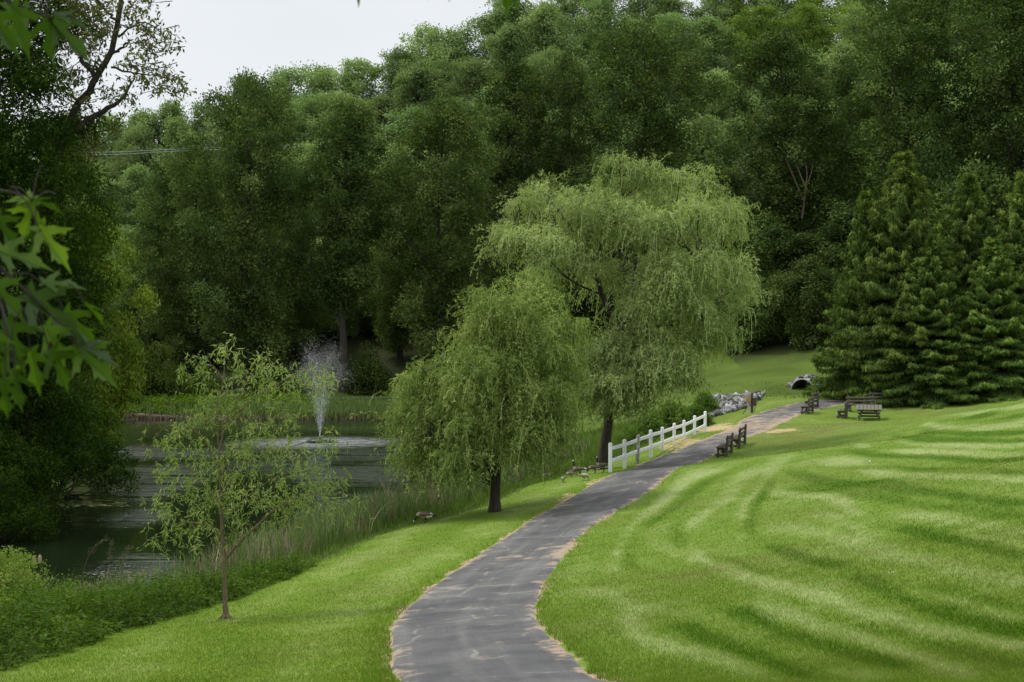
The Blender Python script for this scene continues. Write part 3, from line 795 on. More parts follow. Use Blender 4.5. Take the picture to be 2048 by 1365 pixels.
def water_material():
    m, t, o = nmat('pond_water')
    lk = t.links.new
    tc = N(t, 'ShaderNodeTexCoord')
    def wave(scale, detail, rough=0.5):
        mp = N(t, 'ShaderNodeMapping'); mp.inputs['Scale'].default_value = scale
        lk(tc.outputs['Object'], mp.inputs[0])
        n = N(t, 'ShaderNodeTexNoise'); n.inputs['Scale'].default_value = 1; n.inputs['Detail'].default_value = detail; n.inputs['Roughness'].default_value = rough
        lk(mp.outputs[0], n.inputs['Vector']); return n.outputs['Fac']
    a = wave((2.2, 3.4, 1), 4, 0.6)
    calm = wave((0.09, 0.22, 1), 4)
    # distance from the fountain
    ds = N(t, 'ShaderNodeVectorMath', operation='DISTANCE'); ds.inputs[1].default_value = (FOUNT[0], FOUNT[1], 0)
    lk(tc.outputs['Object'], ds.inputs[0])
    fz = N(t, 'ShaderNodeMapRange'); fz.interpolation_type = 'SMOOTHSTEP'
    fz.inputs['From Min'].default_value = 2.0; fz.inputs['From Max'].default_value = 7.5; fz.inputs['To Min'].default_value = 1; fz.inputs['To Max'].default_value = 0
    lk(ds.outputs['Value'], fz.inputs['Value'])
    fw = N(t, 'ShaderNodeMapRange'); fw.inputs['From Min'].default_value = 5; fw.inputs['From Max'].default_value = 45; fw.inputs['To Min'].default_value = 1; fw.inputs['To Max'].default_value = 0
    lk(ds.outputs['Value'], fw.inputs['Value'])
    cl = N(t, 'ShaderNodeMapRange'); cl.inputs['From Min'].default_value = 0.47; cl.inputs['From Max'].default_value = 0.60; cl.inputs['To Min'].default_value = 0.02; cl.inputs['To Max'].default_value = 0.45
    lk(calm, cl.inputs['Value'])
    amp = N(t, 'ShaderNodeMath', operation='MULTIPLY_ADD'); amp.inputs[1].default_value = 0.10
    lk(fw.outputs[0], amp.inputs[0]); lk(cl.outputs[0], amp.inputs[2])
    ra = N(t, 'ShaderNodeAttribute', attribute_name='ripple')
    rn = N(t, 'ShaderNodeMapRange'); rn.inputs['From Min'].default_value = 0.42; rn.inputs['From Max'].default_value = 0.58; lk(wave((0.16, 1.1, 1), 4, 0.6), rn.inputs['Value'])
    rm = N(t, 'ShaderNodeMath', operation='MULTIPLY'); lk(ra.outputs['Fac'], rm.inputs[0]); lk(rn.outputs[0], rm.inputs[1])
    am3 = N(t, 'ShaderNodeMath', operation='MULTIPLY_ADD'); am3.inputs[1].default_value = 8.0; lk(rm.outputs[0], am3.inputs[0]); lk(amp.outputs[0], am3.inputs[2])
    amp = am3
    amp2 = N(t, 'ShaderNodeMath', operation='MULTIPLY_ADD'); amp2.inputs[1].default_value = 2.5; lk(fz.outputs[0], amp2.inputs[0]); lk(amp.outputs[0], amp2.inputs[2])
    hgt = N(t, 'ShaderNodeMath', operation='MULTIPLY'); lk(a, hgt.inputs[0]); lk(amp2.outputs[0], hgt.inputs[1])
    b = N(t, 'ShaderNodeBump'); b.inputs['Strength'].default_value = 1.0; b.inputs['Distance'].default_value = 0.03
    lk(hgt.outputs[0], b.inputs['Height'])
    p = N(t, 'ShaderNodeBsdfPrincipled'); p.inputs['Roughness'].default_value = 0.04; p.inputs['IOR'].default_value = 1.33
    p.inputs['Specular IOR Level'].default_value = 0.5
    # pale sky reflection painted into the splashed water round the fountain
    fo = wave((1.2, 1.2, 1), 5, 0.7)
    f2 = N(t, 'ShaderNodeMapRange'); f2.inputs['From Min'].default_value = 0.34; f2.inputs['From Max'].default_value = 0.66; lk(fo, f2.inputs['Value'])
    f3 = N(t, 'ShaderNodeMath', operation='MULTIPLY'); lk(f2.outputs[0], f3.inputs[0]); lk(fz.outputs[0], f3.inputs[1])
    c = mulmix(t, (0.008, 0.013, 0.006), (0.55, 0.57, 0.58), f3.outputs[0], 'MIX')
    lk(c, p.inputs['Base Color']); lk(b.outputs[0], p.inputs['Normal'])
    lk(p.outputs[0], o.inputs['Surface'])
    return m


# ------------------------------------------------------------------ ground sheet
def axis(segs):
    r = []
    for a, b, s in segs: r.append(np.arange(a, b, s))
    return np.concatenate(r)


def build_ground():
    ys = axis([(-90, -10, 10), (-10, 8, 1.0), (8, 48, 0.22), (48, 112, 0.36), (112, 160, 1.2), (160, 320, 5), (320, 640, 20), (640, 1500, 100)])
    xs = axis([(-1100, -240, 90), (-240, -60, 12), (-60, -26, 1.6), (-26, -14, 0.6), (-14, 24, 0.24), (24, 45, 0.8), (45, 80, 3), (80, 250, 12), (250, 1200, 90)])
    X, Y = np.meshgrid(xs, ys)
    sh = X.shape
    x = X.ravel(); y = Y.ravel()
    Xc = np.clip(x, -260, 260); Yc = np.clip(y, -85, 620)
    z = H(Xc, Yc)
    col, d, side = turf(x, y)
    le = lawn_edge(np.clip(x, -80, 80), np.clip(y, 0, 130))
    d_in = np.clip(-d, 0, 2)
    z = z - 0.03 * sstep(0.0, 0.15, d_in)           # the soil sits below the asphalt laid over it
    z = z + 0.05 * (fbm(x * 0.25, y * 0.25, 61) - 0.5) * (y > 8)
    # rough growth between lawn and pond, berm, forest floor
    off = sstep(0.1, 0.8, le + 0.5 * (fbm(x * 0.8, y * 0.8, 15) - 0.5)) * (x < 24) * (y < 103)
    rg = np.array([0.050, 0.075, 0.016]) * (0.7 + 0.6 * fbm(x * 0.6, y * 0.6, 19))[:, None]
    col = col * (1 - off[:, None]) + rg * off[:, None]
    far = sstep(100, 106, y) + ((x < -18) & (y > 20)).astype(float) + (y > 125)
    far = np.clip(far, 0, 1)[:, None]
    meadow = np.array([0.075, 0.115, 0.018]) * (0.65 + 0.7 * fbm(x * 0.35, y * 0.35, 29))[:, None]
    col = col * (1 - far) + meadow * far
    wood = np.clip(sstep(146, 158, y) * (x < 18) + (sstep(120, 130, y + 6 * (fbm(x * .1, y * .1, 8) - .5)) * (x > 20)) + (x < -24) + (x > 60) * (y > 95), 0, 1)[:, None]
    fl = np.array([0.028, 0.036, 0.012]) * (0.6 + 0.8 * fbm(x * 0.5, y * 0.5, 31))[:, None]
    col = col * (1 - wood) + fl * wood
    # bare dirt under the spruces
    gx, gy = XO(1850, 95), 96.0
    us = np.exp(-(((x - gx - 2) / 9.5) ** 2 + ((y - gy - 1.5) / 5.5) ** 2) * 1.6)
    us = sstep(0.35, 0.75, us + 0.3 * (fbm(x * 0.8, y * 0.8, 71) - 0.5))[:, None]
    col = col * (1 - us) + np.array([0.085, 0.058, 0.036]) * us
    mud = sstep(0.25, -0.1, z)[:, None] * np.ones(3)
    col = col * (1 - mud) + np.array([0.05, 0.042, 0.028]) * mud
    straw = np.zeros(len(x))
    for (q, r1, r2, a) in [((1436, 858), 1.6, 4.0, 0.9), ((1380, 886), 1.0, 5.0, 0.75), ((1340, 893), 0.9, 4.0, 0.6), ((450, 1243), 1.6, 0.6, 0.28), ((1560, 862), 1.4, 1.6, 0.75), ((1145, 1000), 0.6, 2.2, 0.85), ((1195, 968), 0.5, 2.5, 0.7), ((1000, 1023), 0.8, 0.5, 0.35)]:
        g = ground(*q)
        straw = np.maximum(straw, a * np.exp(-((x - g[0]) / r1) ** 2 - ((y - g[1]) / r2) ** 2))
    nx = len(xs); ny = len(ys)
    i = np.arange(ny - 1)[:, None] * nx; j = np.arange(nx - 1)[None, :]
    f = np.stack([i + j, i + j + 1, i + j + 1 + nx, i + j + nx], -1).reshape(-1, 4)
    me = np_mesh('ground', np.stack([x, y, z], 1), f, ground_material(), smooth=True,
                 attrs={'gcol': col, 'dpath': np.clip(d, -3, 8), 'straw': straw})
    tag(mobj('ground', me), kind='structure')


def build_path():
    nc = 25
    a = np.linspace(-1, 1, nc)
    n2 = 1400
    s = np.linspace(0, PSEG[-1], n2)
    cx = np.interp(s, PSEG, cen[:, 0]); cy = np.interp(s, PSEG, cen[:, 1])
    nx_ = np.interp(s, PSEG, nrm[:, 0]); ny_ = np.interp(s, PSEG, nrm[:, 1])
    L_ = np.interp(s, PSEG, hl) + 0.10 * (fbm(s * 1.7, s * 0 + 3, 5) - 0.5) + 0.06 * (fbm(s * 6, s * 0 + 3, 6) - 0.5)
    R2 = np.interp(s, PSEG, hr) + 0.10 * (fbm(s * 1.7, s * 0 + 9, 7) - 0.5) + 0.06 * (fbm(s * 6, s * 0 + 9, 8) - 0.5)
    wdt = np.where(a[None, :] > 0, L_[:, None], R2[:, None]) * a[None, :]
    X = cx[:, None] + nx_[:, None] * wdt; Y = cy[:, None] + ny_[:, None] * wdt
    Z = H(X, Y) + 0.022 + 0.015 * (1 - a[None, :] ** 2)
    Z[:, 0] -= 0.05; Z[:, -1] -= 0.05
    al = np.repeat(s, nc); ac = np.tile(a, n2)
    edge = np.minimum(np.where(a[None, :] > 0, L_[:, None], R2[:, None]) * (1 - np.abs(a[None, :])), 2).ravel()
    yy = Y.ravel()
    sandy = 0.20 * np.exp(-((yy - 84) / 10) ** 2) + 0.06 * np.exp(-((yy - 48) / 3.0) ** 2) * (ac > 0) + 0.10 * np.exp(-((yy - 36.8) / 1.6) ** 2) * (ac < 0.5) + 0.02 * np.exp(-((yy - 64) / 5) ** 2)
    i = np.arange(n2 - 1)[:, None] * nc; j = np.arange(nc - 1)[None, :]
    f = np.stack([i + j, i + j + nc, i + j + nc + 1, i + j + 1], -1).reshape(-1, 4)
    f = f[:, ::-1]
    me = np_mesh('path', np.stack([X.ravel(), Y.ravel(), Z.ravel()], 1), f, path_material(), smooth=True,
                 attrs={'across': ac, 'along': al, 'edge': edge, 'sandy': sandy})
    # face up
    tag(mobj('path', me), kind='structure')
    # the path along the far bank
    mb = MB()
    xx = np.linspace(-75, 12, 90)
    row = []
    for k, off in enumerate((-1.1, 0, 1.1)):
        row.append(np.stack([xx, 142 + off + 0.2 * np.sin(xx * 0.07), H(xx, np.full(90, 142 + off)) + 0.05], 1))
    v = np.concatenate(row)
    ii = np.arange(89)
    ff = np.concatenate([np.stack([ii + k * 90, ii + 1 + k * 90, ii + 1 + (k + 1) * 90, ii + (k + 1) * 90], 1) for k in range(2)])
    me = np_mesh('far_bank_path', v, ff, solid_mat('far_asphalt', [(0.3, (0.09, 0.095, 0.10)), (0.7, (0.15, 0.155, 0.16))], (1, 1, 1), 0.85, 0.1), smooth=True)
    tag(mobj('far_bank_path', me), kind='structure')


def build_water():
    nxw, nyw = 160, 220
    xs = np.linspace(-60, 16, nxw); ys = np.linspace(30, 136, nyw)
    X, Y = np.meshgrid(xs, ys)
    nx = nxw
    i = np.arange(nyw - 1)[:, None] * nx; j = np.arange(nx - 1)[None, :]
    f = np.stack([i + j, i + j + 1, i + j + 1 + nx, i + j + nx], -1).reshape(-1, 4)
    x = X.ravel(); y = Y.ravel(); rp = np.zeros(len(x))
    for px, py, sx, sy, a in [(285, 965, 2.2, 8.0, 1.0), (255, 905, 3.5, 5.0, 0.45), (250, 1035, 1.3, 2.4, 0.5), (235, 1140, 1.1, 2.0, 0.9), (770, 1003, 2.0, 3.0, 0.9), (715, 908, 6, 5, 0.6), (740, 945, 4, 7, 0.5), (430, 905, 6, 5, 0.5), (560, 930, 4, 6, 0.4)]:
        Yp = EYE * F / (py - 682.5); xp = XO(px, Yp)      # gusts of wind ruffle the water here
        rp = np.maximum(rp, a * np.exp(-((x - xp) / sx) ** 2 - ((y - Yp) / sy) ** 2))
    me = np_mesh('water', np.stack([x, y, np.zeros(len(x))], 1), f, water_material(), smooth=True, attrs={'ripple': rp})
    tag(mobj('water', me), kind='structure')


build_ground()
build_path()
build_water()


# ------------------------------------------------------------------ vegetation builders (all in the plant's own coordinates)
def rdir(r, n):
    v = r.normal(size=(n, 3)); return unit(v)


def tree_parts(name, trunk_mb, leafv, leaff, clump, bark, leafm, crown='crown'):
    a = trunk_mb.mesh(name + '_trunk', bark, smooth=True)
    b = np_mesh(name + '_crown', leafv, leaff, leafm, attrs={'clump': clump})
    return a, b


def limb(r, a, b, n=6, wob=0.12, sag=0.0):
    a = np.array(a, float); b = np.array(b, float)
    t = np.linspace(0, 1, n)[:, None]
    ln = np.linalg.norm(b - a)
    p = a + (b - a) * t
    p[1:-1] += r.normal(scale=wob * ln * 0.35, size=(n - 2, 3)) * np.sin(t[1:-1] * PI)
    p[:, 2] -= (sag * ln * t * t)[:, 0] - sag * ln * t[:, 0] * 0
    return p


def blob_leaves(r, cen_, rad, n, Ln, W, up=0.45, squash=0.75, droop=0.0, tuft=7):
    """leaf clusters spread over and through one billow of a crown"""
    nt_ = max(1, n // tuft)
    d = rdir(r, nt_)
    d[:, 2] = d[:, 2] * 0.9 + 0.12
    d = unit(d)
    q = np.where(r.random(nt_) < 0.8, r.uniform(0.78, 1.04, nt_), r.random(nt_))
    c = cen_ + d * (rad * q)[:, None] * np.array([1, 1, squash])
    sprd = Ln * 0.62 * math.sqrt(tuft / 7.0) * 1.15
    P = np.repeat(c, tuft, 0) + r.normal(scale=sprd, size=(nt_ * tuft, 3))
    dd = np.repeat(d, tuft, 0)
    A = r.normal(scale=0.8, size=P.shape)
    A -= dd * (A * dd).sum(1, keepdims=True) * 0.7
    A += dd * 0.35; A[:, 2] += 0.10 - droop
    tn_ = d * 0.85 + r.normal(scale=0.40, size=d.shape)
    Nn = np.repeat(tn_, tuft, 0) + r.normal(scale=0.27, size=P.shape); Nn[:, 2] += up * 0.7
    cl = np.repeat(r.random(nt_) * 0.62, tuft)
    return P, A, Nn, Ln * (0.7 + 0.6 * r.random(len(P))), W * (0.7 + 0.6 * r.random(len(P))), cl


def broadleaf(name, seed, Ht, R, base=0.18, nb=90, nl=330, Ln=0.42, W=0.24, ea=0.45, eb=0.6, bark='bark', leafm='leaf_dark', bl=(0.17, 0.30), lean=0.0, r0=None, droop=0.0, tuft=7, limbs=36):
    r = np.random.default_rng(seed)
    mb = MB()
    r0 = r0 or Ht * 0.0135
    nT = 10
    tz = np.linspace(0, 0.93, nT) * Ht
    tx = np.cumsum(r.normal(scale=0.012 * Ht, size=nT)) * np.linspace(0, 1, nT) + lean * tz
    ty = np.cumsum(r.normal(scale=0.012 * Ht, size=nT)) * np.linspace(0, 1, nT)
    T = np.stack([tx, ty, tz - 0.3], 1)
    tr = r0 * (1 - 0.92 * np.linspace(0, 1, nT)) ; tr[0] *= 1.5
    mb.tube(T, tr, 8)
    t_pk = ea / (ea + eb); pk = t_pk ** ea * (1 - t_pk) ** eb
    Ps, As, Ns, Ls, Ws, Cs = [], [], [], [], [], []
    lob = r.random(9) * 0.35 + 0.8
    ph = r.random() * 6
    for k in range(nb):
        t = (k + r.random()) / nb
        t = t ** 0.9
        an = k * 2.39996 + r.normal(scale=0.3)
        e = max(0.06, (t ** ea) * ((1 - t) ** eb) / pk) * R * (0.72 + 0.28 * math.sin(3 * an + ph + 5 * t)) * lob[int((an % (2 * PI)) / (2 * PI) * 9) % 9]
        rb = R * r.uniform(*bl) * (0.75 + 0.35 * (1 - t))
        rr = max(0.0, e - rb * 0.5) * (1.0 if r.random() < 0.72 else r.random())
        z = Ht * (base + (1 - base) * t) - rb * 0.4
        ax = np.array([np.interp(z, tz, tx), np.interp(z, tz, ty), 0])
        c = ax + np.array([math.cos(an) * rr, math.sin(an) * rr, z + r.normal(scale=0.25 * rb)])
        n_ = int(nl * (rb / (R * 0.235)) ** 2)
        P, A, Nn, l_, w_, cl = blob_leaves(r, c, rb, n_, Ln, W, droop=droop, tuft=tuft)
        cl = np.clip(cl + r.normal(scale=0.16) + 0.22, 0, 1)
        Ps.append(P); As.append(A); Ns.append(Nn); Ls.append(l_); Ws.append(w_); Cs.append(cl)
        if k % max(1, nb // limbs) == 0 and rr > R * 0.2:
            zb = max(Ht * base * 0.75, z - rr * r.uniform(0.7, 1.3))
            a = np.array([np.interp(zb, tz, tx), np.interp(zb, tz, ty), zb])
            p = limb(r, a, c, 6)
            p[:, 2] -= 0.12 * rr * np.sin(np.linspace(0, PI, 6))
            br = r0 * 0.32 * (1 - zb / Ht * 0.6)
            mb.tube(p, np.linspace(br, br * 0.15, 6), 5, cap=False)
            for _ in range(3):
                q = p[r.integers(2, 6)]
                e2 = q + rdir(r, 1)[0] * rb * 1.1 + np.array([0, 0, rb * 0.3])
                mb.tube(limb(r, q, e2, 4), np.linspace(br * 0.3, br * 0.06, 4), 4, cap=False)
    P = np.concatenate(Ps); v, f = leaves(P, np.concatenate(As), np.concatenate(Ns), np.concatenate(Ls), np.concatenate(Ws))
    return tree_parts(name, mb, v, f, np.repeat(np.concatenate(Cs), 4), M[bark], M[leafm])


def plant_tree(name, meshes, loc, scale, rz, label, cat='tree', group=None, parts=('trunk', 'crown')):
    o = thing(name, loc, label, cat, group, rz)
    o.scale = scale if hasattr(scale, '__len__') else (scale,) * 3
    for p, me in zip(parts, meshes):
        mobj(p, me, o)
    return o


def willow(name, seed, trunk_lines, lobes, strand_n, bark, leafm, Ln=0.2, W=0.035, step=0.075, hang=(0.9, 2.2), wind=(-0.10, 0, 0), twig=0.02, hang0=1.0):
    """lobes: (centre xyz, radius) of the arching branch ends; strands arch out of each and hang"""
    r = np.random.default_rng(seed)
    mb = MB()
    for pts, rad in trunk_lines:
        mb.tube(catmull(np.array(pts), 14), np.interp(np.linspace(0, 1, 14), np.linspace(0, 1, len(rad)), rad), 9)
    allp = np.concatenate([catmull(np.array(p), 14)[5:] for p, _ in trunk_lines])
    V, Fq, Cl = [], [], []
    n0 = 0
    def put(v, f, c):
        nonlocal n0
        V.append(v); Fq.append(f + n0); Cl.append(np.full(len(v), c) if np.ndim(c) == 0 else c); n0 += len(v)
    sub = []
    for c, rad in lobes:
        for _ in range(4):
            d = rdir(r, 1)[0] * np.array([1, 1, 0.8]) * r.uniform(0.4, 1.0)
            sub.append((np.array(c) + d * rad * 0.85, rad * r.uniform(0.34, 0.60)))
    lobes = sub
    tot = sum(l[1] ** 2 for l in lobes)
    for c, rad in lobes:
        c = np.array(c, float)
        # branch from the frame up and over to the lobe
        low = allp[allp[:, 2] < c[2] + 0.2]
        if len(low) == 0: low = allp
        a = low[np.argmin(((low - c) ** 2).sum(1) * (0.6 + 0.8 * r.random(len(low))))]
        tp = c + np.array([0, 0, rad * 0.55])
        p = limb(r, a, tp, 7, 0.16)
        p[:, 2] += 0.14 * np.linalg.norm(tp - a) * np.sin(np.linspace(0, PI, 7))
        br = max(0.02, 0.035 * rad)
        mb.tube(p, np.linspace(br * 1.4, br * 0.3, 7), 5, cap=False)
        ns = max(6, int(strand_n * rad ** 2 / tot))
        clump0 = np.clip(0.38 + r.normal(scale=0.22), 0, 1)
        for _ in range(max(3, ns // 22)):      # bare twiglets inside the lobe
            e = c + rdir(r, 1)[0] * rad * 0.9
            mb.tube(limb(r, p[r.integers(4, 7)], e, 5, 0.25), np.linspace(br * 0.45, br * 0.08, 5), 4, cap=False)
        # every strand
        d = rdir(r, ns); d[:, 2] = np.abs(d[:, 2]) * 0.95 + 0.02; d = unit(d)
        q = r.random(ns) ** 0.4
        S = c + d * (rad * q)[:, None] * np.array([1, 1, 0.8])
        ln = rad * r.uniform(hang[0], hang[1], ns) + 0.42 * hang0 * r.uniform(0.3, 1.4, ns)
        ln = np.minimum(ln, np.maximum(0.3, S[:, 2] - 0.35 - 0.9 * r.random(ns)))
        out = d.copy(); out[:, 2] = out[:, 2] * 0.5 + 0.30 * r.random(ns)
        out = out * 0.9 + r.normal(scale=0.42, size=out.shape)
        dropf = np.where(r.random(ns) < 0.28, r.uniform(0.05, 0.5, ns), r.uniform(0.7, 1.0, ns))
        cl = np.clip(clump0 + r.normal(scale=0.14, size=ns), 0, 1)
        m = np.maximum(5, (ln / step).astype(int))
        idx = np.repeat(np.arange(ns), m)
        k = np.concatenate([np.arange(x) for x in m])
        t = (k + r.random(len(k))) / m[idx]
        L_ = ln[idx]
        reach = np.minimum(0.55 * L_, 0.75 + 0.1 * L_)
        wv = np.array(wind)
        # arch out, then hang: horizontal reach saturates, drop grows
        hx = 1 - np.exp(-3 * t)
        P = S[idx] + out[idx] * (reach * hx)[:, None] + wv * (L_ * t)[:, None]
        P[:, 2] -= L_ * dropf[idx] * np.clip(t - 0.10, 0, 1) ** 1.25
        sw = 0.06 * np.sin(t * 9 + idx * 1.7)
        P[:, 0] += sw; P[:, 1] += sw * np.cos(idx)
        P += r.normal(scale=0.025, size=P.shape)
        A = np.zeros_like(P); A[:, 2] = -0.30 - 0.75 * t
        A += out[idx] * (1.1 - t)[:, None] * 0.6 + r.normal(scale=0.62, size=P.shape)
        Nn = r.normal(scale=0.5, size=P.shape) + d[idx] * 0.8; Nn[:, 2] += 0.5
        v, f = leaves(P, A, Nn, Ln * r.uniform(0.65, 1.3, len(P)), W * r.uniform(0.7, 1.3, len(P)))
        put(v, f, np.repeat(np.clip(cl[idx] + 0.10 * r.normal(size=len(P)), 0, 1), 4))
        # the strand itself as a thin ribbon
        sel = np.arange(0, ns, 2)
        tt = np.linspace(0, 1, 6)
        for s_ in sel:
            hx = 1 - np.exp(-3 * tt)
            re = min(0.55 * ln[s_], 0.75 + 0.1 * ln[s_])
            pp = S[s_] + out[s_] * (re * hx)[:, None] + wv * (ln[s_] * tt)[:, None]
            pp[:, 2] -= ln[s_] * dropf[s_] * np.clip(tt - 0.10, 0, 1) ** 1.25
            wv2 = np.array([twig / 2, 0, 0]) if s_ % 4 else np.array([0, twig / 2, 0])
            vv = np.concatenate([pp - wv2, pp + wv2]); n6 = 6
            ff = np.array([[i, i + 1, i + 1 + n6, i + n6] for i in range(5)])
            put(vv, ff, 0.98)
    a = mb.mesh(name + '_trunk', M[bark], smooth=True)
    b = np_mesh(name + '_crown', np.concatenate(V), np.concatenate(Fq), M[leafm], attrs={'clump': np.concatenate(Cl)})
    return a, b


def spruce(name, seed, Ht, R, tier=0.42, blade=0.27, bw=0.046, nper=36, first=0.15):
    r = np.random.default_rng(seed)
    mb = MB()
    mb.tube([(0, 0, -0.3), (0, 0, Ht * 0.5), (0, 0, Ht * 0.99)], [Ht * 0.016, Ht * 0.009, 0.012], 8)
    Ps, As, Ns, Ls, Ws, Cs = [], [], [], [], [], []
    z = first
    k = 0
    while z < Ht * 0.985:
        t = z / Ht
        br = 1.12 * R * (1 - t) ** 1.02 * (0.78 + 0.22 * min(1, t / 0.12)) + 0.12
        nb = int(np.clip(5 + br * 1.6, 4, 13))
        for j in range(nb):
            an = 2 * PI * (j + 0.5 * (k % 2) + r.normal(scale=0.22)) / nb
            if r.random() < 0.14: continue
            ln = br * r.uniform(0.55, 1.18)
            rise = np.interp(t, [0, 0.45, 0.8, 1], [-0.18, 0.02, 0.45, 1.1]) + r.normal(scale=0.08)
            u = np.array([math.cos(an), math.sin(an), 0])
            ss = np.linspace(0, 1, 6)
            p = np.array([0, 0, z]) + u * (ss * ln)[:, None]
            p[:, 2] += ln * (rise * ss - 0.34 * ss ** 2 * (1 - t) + 0.22 * ss ** 4)
            mb.tube(p, np.linspace(0.012 + 0.012 * ln, 0.006, 6), 4, cap=False)
            side = np.array([-u[1], u[0], 0])
            nc = max(2, int(ln / 0.34))
            for c_ in range(nc):
                f_ = (c_ + 1 + 0.4 * r.random()) / nc
                if f_ < 0.28: continue
                f_ = min(f_, 1.0)
                base = np.array([np.interp(f_, ss, p[:, i]) for i in range(3)])
                spread = 0.34 * ln * (1.05 - f_) * 0.9 + 0.16
                for sgn in (-1, 1, 0):
                    # a fan of drooping branchlets
                    n_ = int((nper if sgn else nper // 2) * r.uniform(0.6, 1.4))
                    fs_ = r.uniform(0.65, 1.35)
                    off = r.random(n_)
                    Pb = base + side * (sgn * off * spread)[:, None] + u * (off * 0.25 * spread + r.normal(scale=0.08, size=n_))[:, None]
                    Pb[:, 2] += 0.07 * r.normal(size=n_) + 0.10 * np.sin(off * PI) - 0.05
                    A = side * (sgn * r.uniform(0.0, 0.6, n_))[:, None] + u * r.uniform(-0.1, 0.75, n_)[:, None] + r.normal(scale=0.22, size=(n_, 3))
                    A[:, 2] -= r.uniform(0.35, 1.1, n_) * np.interp(t, [0, 0.75, 1], [1, 0.8, -0.4])
                    Nn = r.normal(scale=0.5, size=(n_, 3)); Nn += u * 0.5; Nn[:, 2] += 0.6
                    Ps.append(Pb); As.append(A); Ns.append(Nn)
                    Ls.append(blade * fs_ * r.uniform(0.6, 1.3, n_)); Ws.append(bw * r.uniform(0.8, 1.5, n_))
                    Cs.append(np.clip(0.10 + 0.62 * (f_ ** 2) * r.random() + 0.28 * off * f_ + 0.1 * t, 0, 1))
        z += tier * r.uniform(0.8, 1.2) * (0.65 + 0.5 * (1 - t))
        k += 1
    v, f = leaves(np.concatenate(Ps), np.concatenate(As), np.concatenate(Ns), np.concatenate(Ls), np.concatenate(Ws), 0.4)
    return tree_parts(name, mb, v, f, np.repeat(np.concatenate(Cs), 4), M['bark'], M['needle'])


def bush(name, seed, Ht, R, nb=16, nl=260, Ln=0.2, W=0.11, leafm='leaf_bush', bark='bark', droop=0.0, tuft=6):
    r = np.random.default_rng(seed)
    mb = MB()
    Ps, As, Ns, Ls, Ws, Cs = [], [], [], [], [], []
    for k in range(nb):
        an = k * 2.4 + r.normal(scale=0.3); q = math.sqrt((k + 0.5) / nb)
        rb = R * r.uniform(0.28, 0.46)
        z = Ht * (1 - 0.55 * q ** 2) * r.uniform(0.45, 1.0) - rb * 0.5
        c = np.array([math.cos(an) * q * (R - rb * 0.6), math.sin(an) * q * (R - rb * 0.6), max(rb * 0.45, z)])
        P, A, Nn, l_, w_, cl = blob_leaves(r, c, rb, int(nl * (rb / (0.37 * R)) ** 2), Ln, W, droop=droop, tuft=tuft)
        P[:, 2] = np.maximum(P[:, 2], 0.02)
        Ps.append(P); As.append(A); Ns.append(Nn); Ls.append(l_); Ws.append(w_); Cs.append(np.clip(cl + 0.2 + r.normal(scale=0.15), 0, 1))
        p = limb(r, (c[0] * 0.12, c[1] * 0.12, -0.1), c, 5)
        mb.tube(p, np.linspace(0.02 + 0.008 * R, 0.006, 5), 5, cap=False)
    v, f = leaves(np.concatenate(Ps), np.concatenate(As), np.concatenate(Ns), np.concatenate(Ls), np.concatenate(Ws))
    return tree_parts(name, mb, v, f, np.repeat(np.concatenate(Cs), 4), M[bark], M[leafm])


def blades(P, h, wd, bend, r, seg=3, lean=0.15):
    """upright grass or reed blades as tapering, bending ribbons"""
    n = len(P)
    an = r.random(n) * 2 * PI
    sd_ = np.stack([np.cos(an), np.sin(an), np.zeros(n)], 1)
    bd = np.stack([-np.sin(an), np.cos(an), np.zeros(n)], 1) * (bend * r.random(n))[:, None] + r.normal(scale=lean, size=(n, 3)) * np.array([1, 1, 0])
    v = np.empty((n, 2 * seg + 1, 3))
    for k in range(seg):
        t = k / seg
        c = P + bd * (h * t * t)[:, None]
        c[:, 2] += h * t * (1 - 0.18 * t)
        ww = (wd * (1 - 0.55 * t))[:, None]
        v[:, 2 * k] = c - sd_ * ww / 2; v[:, 2 * k + 1] = c + sd_ * ww / 2
    tip = P + bd * h[:, None]; tip[:, 2] += h * 0.84
    v[:, -1] = tip
    b = (np.arange(n) * (2 * seg + 1))[:, None]
    q = np.concatenate([b + np.array([[2 * k, 2 * k + 1, 2 * k + 3, 2 * k + 2]]) for k in range(seg - 1)])
    t3 = b + np.array([[2 * seg - 2, 2 * seg - 1, 2 * seg]])
    return v.reshape(-1, 3), q, t3


def base_at(px, Y, dz=-0.05):
    X = XO(px, Y); return (X, Y, h1(X, Y) + dz)

# ------------------------------------------------------------------ woods on the hill
hillv = [broadleaf('hill_tree', 100 + i, 20.0, (7.4, 6.6, 8.0, 6.2)[i], base=0.06, nb=62, nl=330, Ln=0.48, W=0.28, ea=0.30, eb=(0.26, 0.34, 0.24, 0.36)[i], leafm='leaf_hill', bl=(0.18, 0.34), limbs=16, tuft=12) for i in range(4)]
limev = [broadleaf('lime_tree', 120 + i, 20.0, 7.0, base=0.06, nb=66, nl=340, Ln=0.42, W=0.26, ea=0.35, eb=0.42, leafm='leaf_lime', bl=(0.18, 0.32), limbs=16, tuft=12) for i in range(2)]
RIDGE = [(-300, 250), (0, 240), (150, 238), (235, 232), (320, 205), (400, 184), (450, 180), (520, 138), (590, 142), (660, 120), (720, 98), (765, 104), (820, 74), (885, 32), (930, 62),
         (985, 18), (1050, -20), (1130, -34), (1250, -40), (1400, -30), (1500, -40), (1700, -60), (2100, -80), (2400, -90)]
rx = [a for a, b in RIDGE]; ry = [b for a, b in RIDGE]
r_ = np.random.default_rng(5)
n_h = 0
